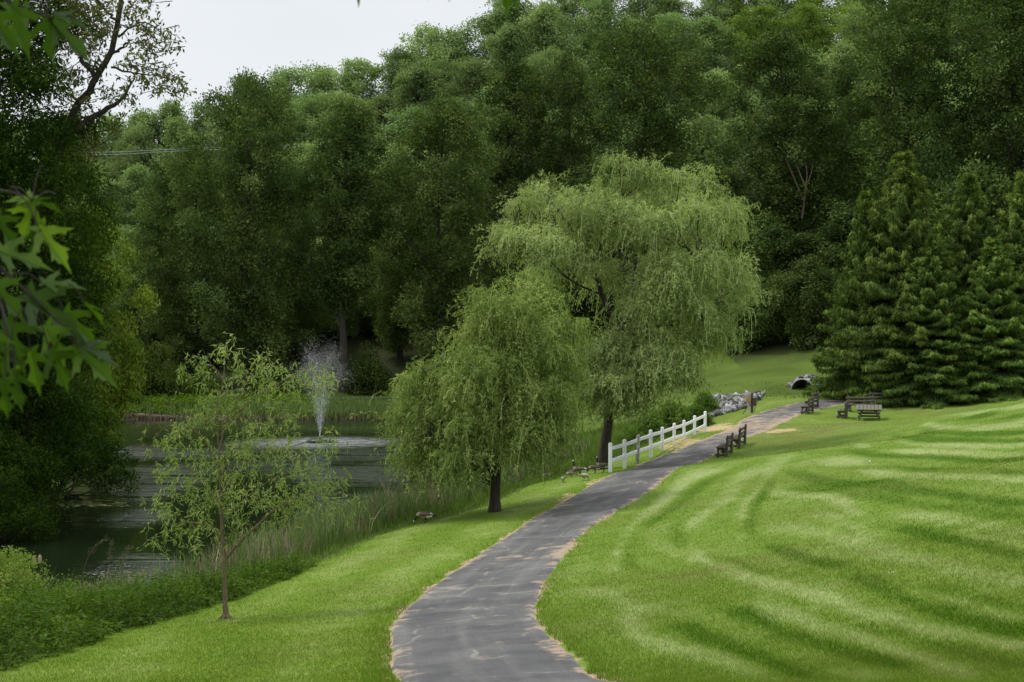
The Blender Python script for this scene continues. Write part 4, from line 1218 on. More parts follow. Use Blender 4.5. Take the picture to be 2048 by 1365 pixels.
for row, (Y, dy, step, x0, x1) in enumerate([(268, 8, 70, -210, 1680), (244, 62, 84, -160, 1800), (222, 140, 88, -60, 1180), (200, 225, 96, 100, 1150), (184, 320, 104, 60, 760), (205, 150, 90, 1230, 1800), (180, 235, 92, 1320, 1640), (262, 30, 90, 1700, 2120), (196, 170, 84, 1800, 2140), (168, 260, 84, 1840, 2120), (232, 95, 80, 1740, 2150)]):
    px = x0 + 20 * (row % 2)
    while px < x1:
        q = px + r_.uniform(-16, 16)
        top = np.interp(q, rx, ry) + dy + r_.uniform(-22, 26) * (0.7 if row == 0 else 1.2)
        X = XO(q, Y); zg = h1(X, Y)
        ht = ZO(top, Y) - zg
        ht2 = float(np.clip(ht, 13, 46))
        s = ht2 / 20.0
        sxy = float(np.clip(s, 0.95, 1.45)) * r_.uniform(0.85, 1.1)
        vset = limev if (q > 1430 and row < 2 and r_.random() < 0.75) else hillv
        me = vset[int(r_.integers(0, len(vset)))]
        lab = 'yellow-green broadleaf tree standing high on the wooded hill at upper right' if vset is limev else 'hazy mid-green broadleaf tree in the wood covering the far hillside'
        plant_tree('hill_tree', me, (X, Y, ZO(top, Y) - ht2 - 0.2), (sxy, sxy, s), r_.uniform(0, 6.28), lab, 'tree',
                   'bright trees high on the wooded hill' if vset is limev else 'trees in the wood on the far hillside')
        n_h += 1
        px += step * r_.uniform(0.85, 1.15)

# ------------------------------------------------------------------ tall dark trees beyond the pond and up the right slope
darkv = [broadleaf('tall_tree', 200 + i, 30.0, (6.6, 5.6, 7.4)[i], base=(0.14, 0.17, 0.11)[i], nb=(120, 105, 130)[i], nl=620, Ln=0.30, W=0.16, ea=(0.34, 0.30, 0.34)[i], eb=(0.32, 0.34, 0.28)[i], leafm='leaf_dark', bl=(0.15, 0.28), limbs=60, tuft=16) for i in range(3)]
darkv.append(broadleaf('tall_tree', 230, 30.0, 5.2, base=0.33, nb=90, nl=620, Ln=0.30, W=0.16, ea=0.32, eb=0.32, leafm='leaf_dark', bl=(0.16, 0.28), limbs=50, r0=0.46, tuft=16))
TALL = [  # px, top y, depth, half-width px, mesh, rotation, label
    (492, 150, 150, 128, 2, 0.4, 'tallest dark tree on the far bank, behind the fountain and young willow'),
    (380, 300, 158, 105, 0, 2.0, 'dark spreading tree just left of the tallest far-bank tree'),
    (318, 330, 164, 72, 1, 1.0, 'lower dark tree at the left end of the far-bank row'),
    (690, 208, 150, 92, 3, 2.6, 'narrow dark tree with bare black trunk right behind the fountain spray'),
    (590, 330, 168, 92, 0, 5.0, 'dark tree filling the gap between the tallest tree and the narrow one'),
    (888, 198, 151, 122, 0, 4.1, 'broad dark tree with grey trunk left of the big willow crown'),
    (800, 330, 172, 88, 2, 3.0, 'dark tree half hidden between the narrow tree and the broad one'),
    (1020, 128, 172, 100, 1, 1.7, 'olive dark tree rising behind the left side of the big willow'),
    (1140, 118, 170, 84, 0, 0.3, 'slim dark tree behind the willow top, next to the great rounded tree'),
    (1290, 44, 160, 152, 2, 1.2, 'great rounded dark tree rising directly behind the big willow'),
    (1445, 330, 150, 80, 1, 4.4, 'low dark tree between the great rounded tree and the forked-trunk tree'),
    (1572, 58, 146, 116, 1, 3.3, 'dark tree with pale forked trunk behind and left of the spruces'),
    (1690, 120, 152, 90, 0, 2.2, 'dark tree between the forked-trunk tree and the tallest slope tree'),
    (1812, -40, 138, 160, 2, 5.5, 'tallest dark tree on the right slope, above the pointed spruce'),
    (2010, -60, 134, 140, 0, 0.9, 'dark tree at the right edge, rising above the spruces'),
    (2190, -40, 130, 140, 1, 0.2, 'dark tree just past the right edge of the slope wood'),
]
for px, top, Y, hw, mi, rz, lab in TALL:
    X = XO(px, Y); zg = h1(X, Y); ht = ZO(top, Y) - zg
    Rm = (6.6, 5.6, 7.4, 5.2)[mi]
    s = 1.12 * hw / F * Y / Rm
    o_ = plant_tree('tall_tree', darkv[mi], (X, Y, zg - 0.1), (s, s, ht / 30.0), rz, lab, 'tree', 'tall dark trees round the pond and up the slope')
    if px == 1572: FORK = (o_, s, ht / 30.0, rz)

forkm = MB()
for k, pts in enumerate([[(0, 0.8, 9.2), (0.1, 0.3, 10.6), (0.2, 0, 12.3)], [(0.2, 0, 12.2), (-0.3, 0, 13.4), (-1.0, 0.1, 15.2)], [(0.2, 0, 12.2), (0.3, -0.1, 13.6), (0.1, 0, 15.0)], [(0.2, 0, 12.2), (0.7, 0, 13.5), (1.0, 0.1, 15.0)], [(0.1, 0.2, 10.8), (-0.9, 0, 13.0), (-1.8, 0.2, 15.2)]]):
    forkm.tube(catmull(np.array(pts), 10), np.linspace(0.13 if k == 0 else 0.085, 0.10 if k == 0 else 0.03, 10), 7)
fo_ = forkm.build('limb', M['bark_young'], FORK[0], smooth=True)
c_, s_ = math.cos(-FORK[3]), math.sin(-FORK[3])
off_ = Matrix.Rotation(-FORK[3], 4, 'Z')
fo_.matrix_parent_inverse = Matrix.Identity(4)
fo_.location = off_ @ Vector((0.9, -4.5, -0.6)) / FORK[1]
fo_.scale = (1 / FORK[1], 1 / FORK[1], 1 / FORK[2]); fo_.rotation_euler = (0, 0, -FORK[3])

# middle-storey growth under and between them
underv = [broadleaf('understorey_tree', 300 + i, 10.0, 3.6, base=0.04, nb=50, nl=420, Ln=0.28, W=0.15, ea=0.35, eb=0.45, leafm='leaf_dark', bl=(0.2, 0.34), limbs=16, tuft=14) for i in range(2)]
UNDER = [(285, 560, 172, 1.25), (400, 600, 176, 1.2), (540, 590, 178, 1.2), (770, 590, 182, 1.2), (850, 600, 182, 1.2), (960, 560, 176, 1.3), (1060, 520, 172, 1.3), (1160, 500, 166, 1.4),
         (1390, 470, 142, 1.25), (1470, 500, 138, 1.1), (1540, 430, 143, 1.2), (1610, 470, 140, 1.2), (1530, 560, 141, 0.8), (1690, 420, 136, 1.2), (1960, 330, 126, 1.25), (1890, 300, 132, 1.2), (2080, 330, 124, 1.2), (1420, 600, 140, 0.9), (1500, 548, 131, 0.85), (1572, 552, 131, 0.8), (1620, 520, 128, 0.9)]
for i, (px, top, Y, s) in enumerate(UNDER):
    X = XO(px, Y); zg = h1(X, Y); ht = ZO(top, Y) - zg
    plant_tree('understorey_tree', underv[i % 2], (X, Y, zg - 0.1), (s, s, float(np.clip(ht / 10.0, 0.6, 2.2))), i * 1.3,
               'low dark leafy tree in the shade beneath the tall dark trees', 'tree', 'low trees in the shade of the tall trees')

# shrubs along the far bank
bushv = [bush('bank_bush', 400 + i, 3.0, 2.6, nb=18, nl=420, Ln=0.22, W=0.11, leafm='leaf_left') for i in range(2)]
BANK = [(300, 690, 141, 72, 'dark rounded shrub on the far bank left of the young willow top'), (392, 735, 146, 60, 'low shrub on the far bank behind the young willow top'),
        (560, 735, 150, 55, 'low shrub behind the fountain, left of the black trunk'), (738, 690, 147, 52, 'pale loose shrub on the far bank right of the black trunk'),
        (850, 735, 150, 50, 'low shrub on the far bank behind the front willow'),
        (245, 770, 133, 40, 'ground-hugging shrub at the far left corner of the pond')]
for i, (px, top, Y, hw, lab) in enumerate(BANK):
    X = XO(px, Y); zg = h1(X, Y); ht = ZO(top, Y) - zg
    s = hw / F * Y / 2.6
    plant_tree('bank_shrub', bushv[i % 2], (X, Y, zg - 0.05), (s, s, ht / 3.0), i * 1.1, lab, 'shrub', parts=('stem', 'foliage'))

# ------------------------------------------------------------------ trees on the left bank
def fit(meshes, Ht, R, px, top, Y, hw, name, label, X=None, zbase=None, cat='tree', parts=('trunk', 'crown'), rz=0.0):
    X = XO(px, Y) if X is None else X
    zg = h1(X, Y) if zbase is None else zbase
    ht = ZO(top, Y) - zg; s = hw / F * Y / R
    return plant_tree(name, meshes, (X, Y, zg - 0.1), (s, s, ht / Ht), rz, label, cat, None, parts)

dl = broadleaf('leafy_tree', 501, 22.0, 5.2, base=0.06, nb=150, nl=950, Ln=0.20, W=0.075, ea=0.3, eb=0.34, leafm='leaf_shaded', bl=(0.16, 0.28), droop=0.55, limbs=30, tuft=9)
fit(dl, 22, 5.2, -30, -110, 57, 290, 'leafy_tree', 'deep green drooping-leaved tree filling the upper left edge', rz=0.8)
dl2 = broadleaf('leafy_tree', 503, 14.0, 4.0, base=0.06, nb=90, nl=620, Ln=0.24, W=0.09, ea=0.33, eb=0.45, leafm='leaf_left', bl=(0.17, 0.30), droop=0.4, limbs=24, tuft=8)
fit(dl2, 14, 4.0, 118, 262, 72, 118, 'leafy_tree', 'olive leafy tree in front of the hill, just right of the drooping tree', rz=2.8)
gt = broadleaf('golden_tree', 505, 10.0, 3.0, base=0.04, nb=66, nl=520, Ln=0.20, W=0.095, ea=0.35, eb=0.45, leafm='leaf_gold', bl=(0.18, 0.32), droop=0.3, limbs=20)
fit(gt, 10, 3.0, 178, 408, 86, 108, 'golden_tree', 'yellow-green tree overhanging the pond at the left', rz=1.0)
wb = bush('waterside_bush', 507, 5.0, 3.0, nb=30, nl=760, Ln=0.13, W=0.065, leafm='leaf_shaded', droop=0.35)
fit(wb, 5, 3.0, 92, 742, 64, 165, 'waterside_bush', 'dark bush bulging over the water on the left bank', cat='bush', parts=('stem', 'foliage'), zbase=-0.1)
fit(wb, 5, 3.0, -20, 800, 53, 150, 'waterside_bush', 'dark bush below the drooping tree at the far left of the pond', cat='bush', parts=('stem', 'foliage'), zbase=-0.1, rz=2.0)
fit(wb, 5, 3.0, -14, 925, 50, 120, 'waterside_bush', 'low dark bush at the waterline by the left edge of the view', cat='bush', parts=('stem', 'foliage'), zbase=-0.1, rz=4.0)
nbm = bush('bright_bush', 509, 2.4, 1.2, nb=24, nl=600, Ln=0.07, W=0.032, leafm='leaf_lime')
fit(nbm, 2.4, 1.2, 6, 1058, 33, 92, 'bright_bush', 'bright yellow-green bush at the lower left edge', cat='bush', parts=('stem', 'foliage'))
fit(nbm, 2.4, 1.2, -60, 1140, 29, 90, 'bright_bush', 'smaller bush just left of the bright lower-left bush', cat='bush', parts=('stem', 'foliage'), rz=2)

# the open-crowned tree with black limbs against the sky
def open_tree():
    Yb = 58.0
    bx, by, bz = XO(40, Yb), Yb, h1(XO(40, Yb), Yb)
    W3 = lambda px, py, dy=0.0: np.array([XO(px, Yb + dy) - bx, dy, ZO(py, Yb + dy) - bz])
    mb = MB()
    lines = [([W3(40, 1020), W3(60, 700), W3(95, 420), W3(128, 262, 0.3)], (0.34, 0.26, 0.2, 0.17)),
             ([W3(128, 262, 0.3), W3(150, 215, 0.2), W3(186, 160), W3(214, 112), W3(232, 62), W3(242, 0), W3(246, -70)], (0.16, 0.15, 0.14, 0.12, 0.115, 0.10, 0.07)),
             ([W3(120, 290, 0.3), W3(158, 248, 0), W3(196, 222), W3(234, 204), W3(256, 178), W3(270, 152)], (0.13, 0.125, 0.12, 0.10, 0.07, 0.03)),
             ([W3(222, 104), W3(244, 90), W3(265, 76)], (0.07, 0.05, 0.02)),
             ([W3(180, 190, 0), W3(176, 205), W3(190, 222)], (0.05, 0.04, 0.03)),
             ([W3(190, 150), W3(150, 90, 0.8), W3(120, 10, 1.0), W3(100, -80, 1)], (0.11, 0.08, 0.06, 0.03)),
             ([W3(236, 40), W3(210, 15, -.6), W3(170, -30, -1)], (0.06, 0.04, 0.02)),
             ([W3(222, 130), W3(262, 140, 0.5), W3(320, 150, 0.9), W3(360, 165, 1)], (0.05, 0.035, 0.02, 0.008)),
             ([W3(236, 70), W3(280, 40, 0.5), W3(320, 60, 0.9), W3(345, 95, 1)], (0.05, 0.035, 0.02, 0.008)),
             ([W3(200, 140), W3(170, 120, -.5), W3(140, 130, -.9)], (0.05, 0.03, 0.01))]
    for p, rad in lines:
        c = catmull(np.array(p), 16); c[1:-1] += np.random.default_rng(3).normal(scale=0.03, size=(14, 3))
        mb.tube(c, np.interp(np.linspace(0, 1, 16), np.linspace(0, 1, len(rad)), rad), 7)
    r = np.random.default_rng(11)
    T = [(160, 30, 40, 90), (190, 60, 40, 80), (200, 20, 36, 70), (170, 100, 38, 60), (150, 150, 36, 60), (190, 120, 26, 26), (250, 20, 32, 40), (270, 60, 32, 46), (300, 40, 30, 50), (280, 100, 30, 46), (320, 90, 30, 50),
         (300, 130, 26, 34), (335, 65, 18, 22), (330, 145, 30, 48), (355, 165, 22, 32), (290, 165, 24, 30), (255, 140, 24, 26), (250, 185, 26, 30), (345, 190, 14, 14), (210, 170, 24, 22), (150, 190, 30, 40),
         (215, 250, 30, 30), (170, 240, 30, 40), (190, 285, 30, 50), (130, 60, 40, 80), (120, 0, 50, 100), (220, -30, 50, 90), (290, -20, 40, 80), (270, 195, 14, 12), (160, 300, 34, 60), (315, 175, 18, 16)]
    Ps, As, Ns, Cs = [], [], [], []
    for px, py, rp, n in T:
        for sub in range(max(3, n // 5)):
            dpt = r.normal(scale=1.0)
            c = W3(px + r.normal(scale=rp * 0.5), py + r.normal(scale=rp * 0.42), dpt)
            e = c + np.array([r.normal(scale=0.35), r.normal(scale=0.3), -0.15])
            a = c + (e - c) * -1.0
            mb.tube(np.stack([a + (e - a) * t for t in np.linspace(0, 1, 4)]), np.linspace(0.018, 0.005, 4), 4, cap=False)
            k = 15
            tt = r.random(k)[:, None]
            Ps.append(a + (e - a) * tt + r.normal(scale=0.10, size=(k, 3)))
            A = r.normal(scale=0.6, size=(k, 3)); A[:, 2] -= 0.5; A += (e - a) * 0.5
            As.append(A); Nn = r.normal(scale=0.8, size=(k, 3)); Nn[:, 2] += 0.4; Ns.append(Nn); Cs.append(np.full(k, r.random()))
    P = np.concatenate(Ps)
    v, f = leaves(P, np.concatenate(As), np.concatenate(Ns), 0.21 * r.uniform(0.7, 1.3, len(P)), 0.085 * r.uniform(0.8, 1.2, len(P)))
    me = tree_parts('open_tree', mb, v, f, np.repeat(np.concatenate(Cs), 4), M['bark'], M['leaf_open'])
    plant_tree('open_tree', me, (bx, by, bz - 0.1), 1, 0, 'thin-leaved tree with bare black limbs against the sky at upper left')

open_tree()

# ------------------------------------------------------------------ willows
def lobes3(L, Yb, base, px_depth):
    r = np.random.default_rng(17); o = []
    for px, py, rp, *d in L:
        dy = d[0] if d else 0.0
        Yd = Yb + dy
        o.append((np.array([XO(px, Yd), Yd, ZO(py, Yd)]) - base, rp / F * Yd))
    return o

Yb = 67.0
B = np.array([XO(1207, Yb), Yb, h1(XO(1207, Yb), Yb)])
def WB(px, py, dy=0.0): return np.array([XO(px, Yb + dy), Yb + dy, ZO(py, Yb + dy)]) - B
big_lines = [([WB(1206, 955), WB(1208, 910), WB(1216, 850), WB(1226, 760, .3), WB(1236, 668, .5)], (0.343, 0.260, 0.218, 0.187, 0.156)),
             ([WB(1236, 668, .5), WB(1224, 630, .4), WB(1204, 592, .2), WB(1190, 540, 0), WB(1150, 470, -.4), WB(1110, 410, -.6)], (0.140, 0.130, 0.114, 0.088, 0.057, 0.026)),
             ([WB(1236, 672, .5), WB(1252, 640, .7), WB(1262, 600, .9), WB(1270, 520, 1.2), WB(1250, 420, 1.2), WB(1240, 350, 1)], (0.114, 0.104, 0.094, 0.073, 0.047, 0.021)),
             ([WB(1256, 630, .7), WB(1310, 590, .2), WB(1370, 545, -.4), WB(1430, 490, -.6)], (0.078, 0.062, 0.042, 0.016)),
             ([WB(1240, 660, .4), WB(1290, 655, -.6), WB(1350, 650, -1.2), WB(1420, 640, -1.4)], (0.057, 0.047, 0.031, 0.010)),
             ([WB(1262, 590, .9), WB(1320, 500, 2), WB(1360, 420, 2.4), WB(1400, 370, 2.4)], (0.068, 0.052, 0.036, 0.016)),
             ([WB(1204, 590, .2), WB(1140, 560, -1), WB(1080, 500, -1.4), WB(1030, 450, -1.5)], (0.062, 0.047, 0.031, 0.016)),
             ([WB(1222, 780, .2), WB(1270, 730, -1.6), WB(1320, 735, -2.4)], (0.062, 0.042, 0.016))]
big_lobes = lobes3([(1075, 385, 62, -.5), (1020, 440, 52, -.8), (1195, 398, 40, 0), (1238, 345, 52, .8), (1290, 372, 56, 1.4), (1345, 368, 46, 1.6), (1408, 360, 40, 1.8), (1440, 372, 24, 2), (1150, 450, 70, -1.6),
                    (1220, 440, 72, -1.6), (1300, 450, 76, -1.2), (1375, 455, 66, -.8), (1060, 480, 62, -2), (1005, 510, 36, -1), (1420, 480, 40, .8), (1450, 545, 60, -.4), (1390, 545, 70, -2), (1310, 545, 76, -2.6),
                    (1475, 595, 46, 0), (1440, 630, 62, -1.4), (1360, 630, 72, -2.8), (1290, 620, 60, -3), (1130, 520, 60, -2.2), (1190, 520, 50, -2.8), (1460, 690, 44, -1), (1400, 700, 56, -2),
                    (1230, 720, 56, -3.2), (1285, 735, 58, -3.6), (1330, 770, 46, -3.2), (1180, 700, 44, -2.6), (1215, 790, 40, -3.2), (1265, 800, 44, -3.2), (1370, 775, 30, -2), (1190, 735, 58, -3.0), (1250, 690, 46, -3.0), (1310, 705, 58, -3.4), (1205, 775, 50, -3.3), (1165, 765, 42, -2.6), (1350, 730, 50, -3.0), (1395, 765, 34, -2.4), (1235, 760, 56, -3.8), (1225, 800, 40, -4.0),
                    (1100, 470, 44, 3.5), (1200, 420, 76, 4.2), (1310, 430, 80, 4.5), (1400, 450, 74, 4.2), (1440, 560, 70, 4), (1350, 560, 80, 4.8), (1230, 560, 80, 4.8), (1110, 560, 70, 3.8), (1420, 660, 66, 3.4), (1300, 680, 70, 4)] + [(a + dx, b + dy, c, d) for a, b, c, d in [(1190, 735, 54, -3.0), (1250, 695, 44, -3.0), (1310, 705, 54, -3.4), (1205, 775, 50, -3.3), (1350, 735, 48, -3.0), (1235, 760, 54, -3.8), (1290, 760, 50, -3.8), (1225, 805, 40, -4.0), (1270, 810, 36, -3.8), (1180, 800, 36, -3.2)] for dx, dy in ((14, 10), (-16, -8))], Yb, B, 4)
plant_tree('weeping_willow', willow('big_willow', 21, big_lines, big_lobes, 13000, 'bark', 'leaf_willow', Ln=0.19, W=0.045, step=0.085, hang=(0.6, 1.6), wind=(-0.12, 0, 0), hang0=0.8), B, 1, 0,
           'largest weeping willow, pale green dome beside the white fence')

Yb = 50.6
B = np.array([XO(990, Yb), Yb, h1(XO(990, Yb), Yb)])
front_lines = [([WB(989, 1032), WB(990, 1012), WB(991, 975), WB(994, 935), WB(998, 880)], (0.27, 0.19, 0.165, 0.15, 0.135)),
               ([WB(998, 880), WB(1010, 810, .2), WB(1030, 740, .3), WB(1045, 670, .4), WB(1058, 600, .3)], (0.13, 0.115, 0.09, 0.07, 0.03)),
               ([WB(1000, 850), WB(960, 780, -.4), WB(900, 730, -.6), WB(850, 745, -.7)], (0.10, 0.08, 0.05, 0.02)),
               ([WB(1005, 830), WB(1060, 770, .4), WB(1110, 730, .5), WB(1150, 720, .3)], (0.09, 0.07, 0.05, 0.02)),
               ([WB(1015, 790, .2), WB(990, 700, -.3), WB(975, 620, -.4)], (0.08, 0.06, 0.03)),
               ([WB(998, 890), WB(1050, 860, -.8), WB(1100, 850, -1)], (0.08, 0.06, 0.02)),
               ([WB(998, 900), WB(930, 870, -.9), WB(860, 880, -1.0)], (0.08, 0.06, 0.02))]
front_lobes = lobes3([(1062, 575, 46), (1100, 605, 48, .5), (990, 600, 46, -.3), (965, 640, 38, -.5), (1040, 635, 60, -.9), (1120, 660, 52, .4), (1085, 690, 60, -1.2), (1000, 690, 60, -1.2), (945, 700, 46, -.4),
                      (900, 735, 48, -.5), (862, 758, 44, -.4), (825, 775, 36, 0), (940, 760, 60, -1.4), (1020, 765, 66, -1.8), (1095, 760, 58, -1.5), (1140, 735, 46, 0), (1160, 775, 34, .2), (835, 830, 42, -.6), (890, 835, 56, -1.4),
                      (960, 840, 60, -2.0), (1040, 850, 60, -1.9), (1105, 845, 48, -1.2), (1140, 830, 36, -.4), (815, 905, 36, -.5), (860, 915, 46, -1.2), (818, 785, 40, .3), (800, 850, 34, .2), (826, 945, 34, -.8), (876, 955, 38, -1.4), (798, 915, 26, 0), (930, 955, 36, -1.6), (1130, 880, 34, -.6), (920, 920, 50, -1.8), (985, 880, 40, -1.9), (1050, 915, 44, -1.5), (1100, 905, 36, -.8),
                      (1000, 660, 60, 1.6), (1080, 660, 60, 1.7), (940, 770, 66, 1.9), (1050, 760, 70, 2.2), (1120, 800, 56, 1.6), (870, 820, 56, 1.5), (960, 850, 60, 2.0), (1060, 860, 56, 1.9), (850, 900, 46, 1.0)], Yb, B, 3)
plant_tree('weeping_willow', willow('front_willow', 31, front_lines, front_lobes, 6200, 'bark', 'leaf_willow_front', Ln=0.15, W=0.036, step=0.068, hang=(0.9, 2.3), wind=(-0.05, 0, 0), twig=0.014), B, 1, 0,
           'mid-sized weeping willow with one slim dark trunk on the lawn edge')

Yb = 29.6
B = np.array([XO(451, Yb), Yb, h1(XO(451, Yb), Yb)])
def young_willow():
    r = np.random.default_rng(41)
    mb = MB()
    main = [WB(452, 1250), WB(452, 1236), WB(450, 1180), WB(448, 1120), WB(443, 1050), WB(440, 980), WB(440, 920), WB(436, 870)]
    lines = [(main, (0.080, 0.046, 0.041, 0.037, 0.032, 0.025, 0.019, 0.013)),
             ([WB(448, 1122), WB(480, 1085, -.2), WB(520, 1045, -.3), WB(565, 1010, -.4), WB(640, 985, -.4), WB(705, 990, -.3)], (0.032, 0.028, 0.022, 0.017, 0.011, 0.004)),
             ([WB(447, 1112), WB(436, 1085, .2), WB(430, 1060, .3), WB(390, 1045, .4), WB(345, 1050, .4)], (0.026, 0.022, 0.017, 0.011, 0.004)),
             ([WB(441, 990), WB(470, 950, .3), WB(520, 910, .5), WB(580, 892, .6), WB(660, 870, .6)], (0.024, 0.02, 0.015, 0.01, 0.004)),
             ([WB(438, 900), WB(455, 840, .2), WB(480, 790, .3), WB(510, 740, .3), WB(540, 710, .2)], (0.02, 0.016, 0.012, 0.008, 0.004)),
             ([WB(437, 890), WB(432, 820, -.2), WB(445, 760, -.3), WB(452, 690, -.3)], (0.018, 0.014, 0.009, 0.003)),
             ([WB(470, 800, .2), WB(440, 750, .4), WB(405, 715, .5), WB(372, 720, .5)], (0.012, 0.010, 0.007, 0.003)),
             ([WB(445, 850, .1), WB(520, 790, -.3), WB(600, 745, -.4), WB(640, 730, -.4), WB(660, 760, -.4)], (0.014, 0.012, 0.008, 0.006, 0.003)),
             ([WB(439, 930), WB(400, 870, -.3), WB(350, 850, -.4), WB(310, 870, -.4)], (0.016, 0.012, 0.008, 0.003)),
             ([WB(441, 1010), WB(400, 960, .3), WB(360, 930, .4), WB(320, 960, .4)], (0.018, 0.013, 0.008, 0.003)),
             ([WB(442, 1040), WB(500, 990, .5), WB(560, 950, .6), WB(610, 945, .6)], (0.018, 0.013, 0.008, 0.003)),
             ([WB(440, 960), WB(480, 880, -.4), WB(540, 840, -.5), WB(590, 830, -.5)], (0.016, 0.012, 0.008, 0.003))]
    tip = []
    for p, rad in lines:
        c = catmull(np.array(p), 18)
        c[2:-1] += r.normal(scale=0.012, size=(15, 3))
        mb.tube(c, np.interp(np.linspace(0, 1, 18), np.linspace(0, 1, len(rad)), rad), 7)
        tip.append(c)
    for an in (0.3, 1.7, 2.9, 4.4, 5.5):       # root flare
        mb.tube([(0, 0, 0.10), (0.10 * math.cos(an), 0.10 * math.sin(an), 0.02), (0.19 * math.cos(an), 0.19 * math.sin(an), -0.04)], [0.05, 0.035, 0.015], 5)
    Tf = [(410, 738, 36, 26), (450, 700, 30, 18), (380, 725, 22, 12), (530, 722, 34, 26), (505, 760, 34, 20), (548, 778, 44, 44), (470, 795, 34, 26), (425, 790, 34, 26), (610, 742, 36, 26), (650, 760, 30, 20), (590, 800, 40, 26),
          (440, 830, 40, 30), (395, 835, 30, 16), (350, 855, 36, 22), (318, 880, 26, 14), (500, 850, 44, 34), (565, 850, 44, 30), (455, 925, 60, 60), (510, 905, 50, 44), (395, 905, 46, 32), (345, 935, 34, 20), (575, 915, 50, 40),
          (630, 925, 44, 34), (665, 880, 34, 18), (372, 985, 50, 40), (330, 1000, 34, 20), (430, 1000, 48, 44), (490, 985, 50, 48), (555, 990, 50, 44), (610, 985, 44, 32), (660, 1000, 40, 26), (702, 1000, 28, 14), (400, 1055, 40, 30),
          (345, 1050, 34, 22), (470, 1050, 36, 22), (540, 1045, 34, 18), (330, 1085, 24, 12), (590, 1030, 30, 14), (640, 960, 36, 20), (480, 745, 24, 8), (690, 965, 22, 8)]
    allp = np.concatenate([c[3:] for c in tip])
    Ps, As, Ns, Cs = [], [], [], []
    for px, py, rp, n in Tf:
        lobe_c = WB(px, py, r.normal(scale=0.25)); lr = rp / F * Yb
        cb = r.random()
        hub = allp[np.argmin(((allp - lobe_c) ** 2).sum(1))]
        mb.tube(limb(r, hub, lobe_c, 5, 0.2), np.linspace(0.007, 0.003, 5), 4, cap=False)
        for s_ in range(int(n * 0.9)):
            a = lobe_c + r.normal(scale=lr * 0.52, size=3) * np.array([1, 1.3, 0.9])
            ln = r.uniform(0.18, 0.42)
            o = np.array([r.normal(scale=0.5), r.normal(scale=0.5), 0.15])
            k = int(r.integers(6, 12))
            t = (np.arange(k) + 0.5) / k
            p = a + o * (ln * t)[:, None]; p[:, 2] -= 0.9 * ln * t ** 2
            pp = np.vstack([a[None], p[::3]])
            if s_ % 2 == 0 and len(pp) > 1: mb.tube(pp, np.linspace(0.0035, 0.0015, len(pp)), 3, cap=False)
            A = r.normal(scale=0.55, size=(k, 3)); A[:, 2] -= 0.35 + 0.5 * t; A += o * 0.5
            Ps.append(p + r.normal(scale=0.012, size=p.shape)); As.append(A)
            Nn = r.normal(scale=0.8, size=(k, 3)); Nn[:, 2] += 0.5; Ns.append(Nn)
            Cs.append(np.clip(cb * 0.5 + 0.3 + 0.2 * r.normal(size=k), 0, 1))
    P = np.concatenate(Ps)
    v, f = leaves(P, np.concatenate(As), np.concatenate(Ns), 0.135 * r.uniform(0.6, 1.3, len(P)), 0.026 * r.uniform(0.8, 1.2, len(P)), 0.4)
    return tree_parts('young_willow', mb, v, f, np.repeat(np.concatenate(Cs), 4), M['bark_young'], M['leaf_young'])

plant_tree('young_willow', young_willow(), B, 1, 0, 'young sparse willow with thin pale trunk on the near lawn')

# ------------------------------------------------------------------ spruces
spv = [spruce('spruce', 61, 16.0, 6.6), spruce('spruce', 62, 14.5, 5.6)]
SPR = [(1808, 306, 99, 172, 0, 0.3, 'tallest spruce, its peak standing highest above the picnic table'), (1936, 350, 101, 140, 1, 2.2, 'spruce with the second peak, just right of the tallest spruce'),
       (2050, 346, 98, 150, 0, 4.0, 'spruce cut off by the right edge of the view'), (1732, 384, 101, 112, 1, 1.2, 'shorter spruce left of the tallest, brushing the end of the path'),
       (1868, 470, 96, 130, 1, 3.6, 'low spruce in front of and between the two tallest peaks'), (1985, 480, 95, 130, 1, 0.6, 'low spruce in front of the one at the right edge'), (2230, 330, 100, 190, 1, 5.0, 'spruce standing past the right edge of the view')]
for px, top, Y, hw, mi, rz, lab in SPR:
    X = XO(px, Y); zg = h1(X, Y); ht = ZO(top, Y) - zg
    s = hw / F * Y / (6.6, 5.6)[mi]
    plant_tree('spruce', spv[mi], (X, Y, zg - 0.05), (s, s, ht / (16.0, 14.5)[mi]), rz, lab, 'spruce', 'spruces behind the picnic benches')

# ------------------------------------------------------------------ shrubs by the fence and the ditch
fb = [bush('fence_bush', 71 + i, 1.6, 1.2, nb=18, nl=330, Ln=0.13, W=0.07, leafm='leaf_bush') for i in range(2)]
FB = [(1345, 800, 89, 46, 'bright green bush behind the middle of the white fence'), (1300, 822, 86, 40, 'yellowish bush behind the white fence, left of the bright one'),
      (1392, 808, 92, 34, 'bush between the white fence and the heap of stones'), (1262, 850, 82, 34, 'small bush behind the left posts of the white fence'), (1412, 782, 97, 30, 'low bush at the head of the stony ditch')]
for i, (px, top, Y, hw, lab) in enumerate(FB):
    X = XO(px, Y); zg = h1(X, Y); ht = max(0.8, ZO(top, Y) - zg)
    s = hw / F * Y / 1.2
    plant_tree('fence_bush', fb[i % 2], (X, Y, zg - 0.05), (s, s, ht / 1.6), i * 1.7, lab, 'bush', parts=('stem', 'foliage'))

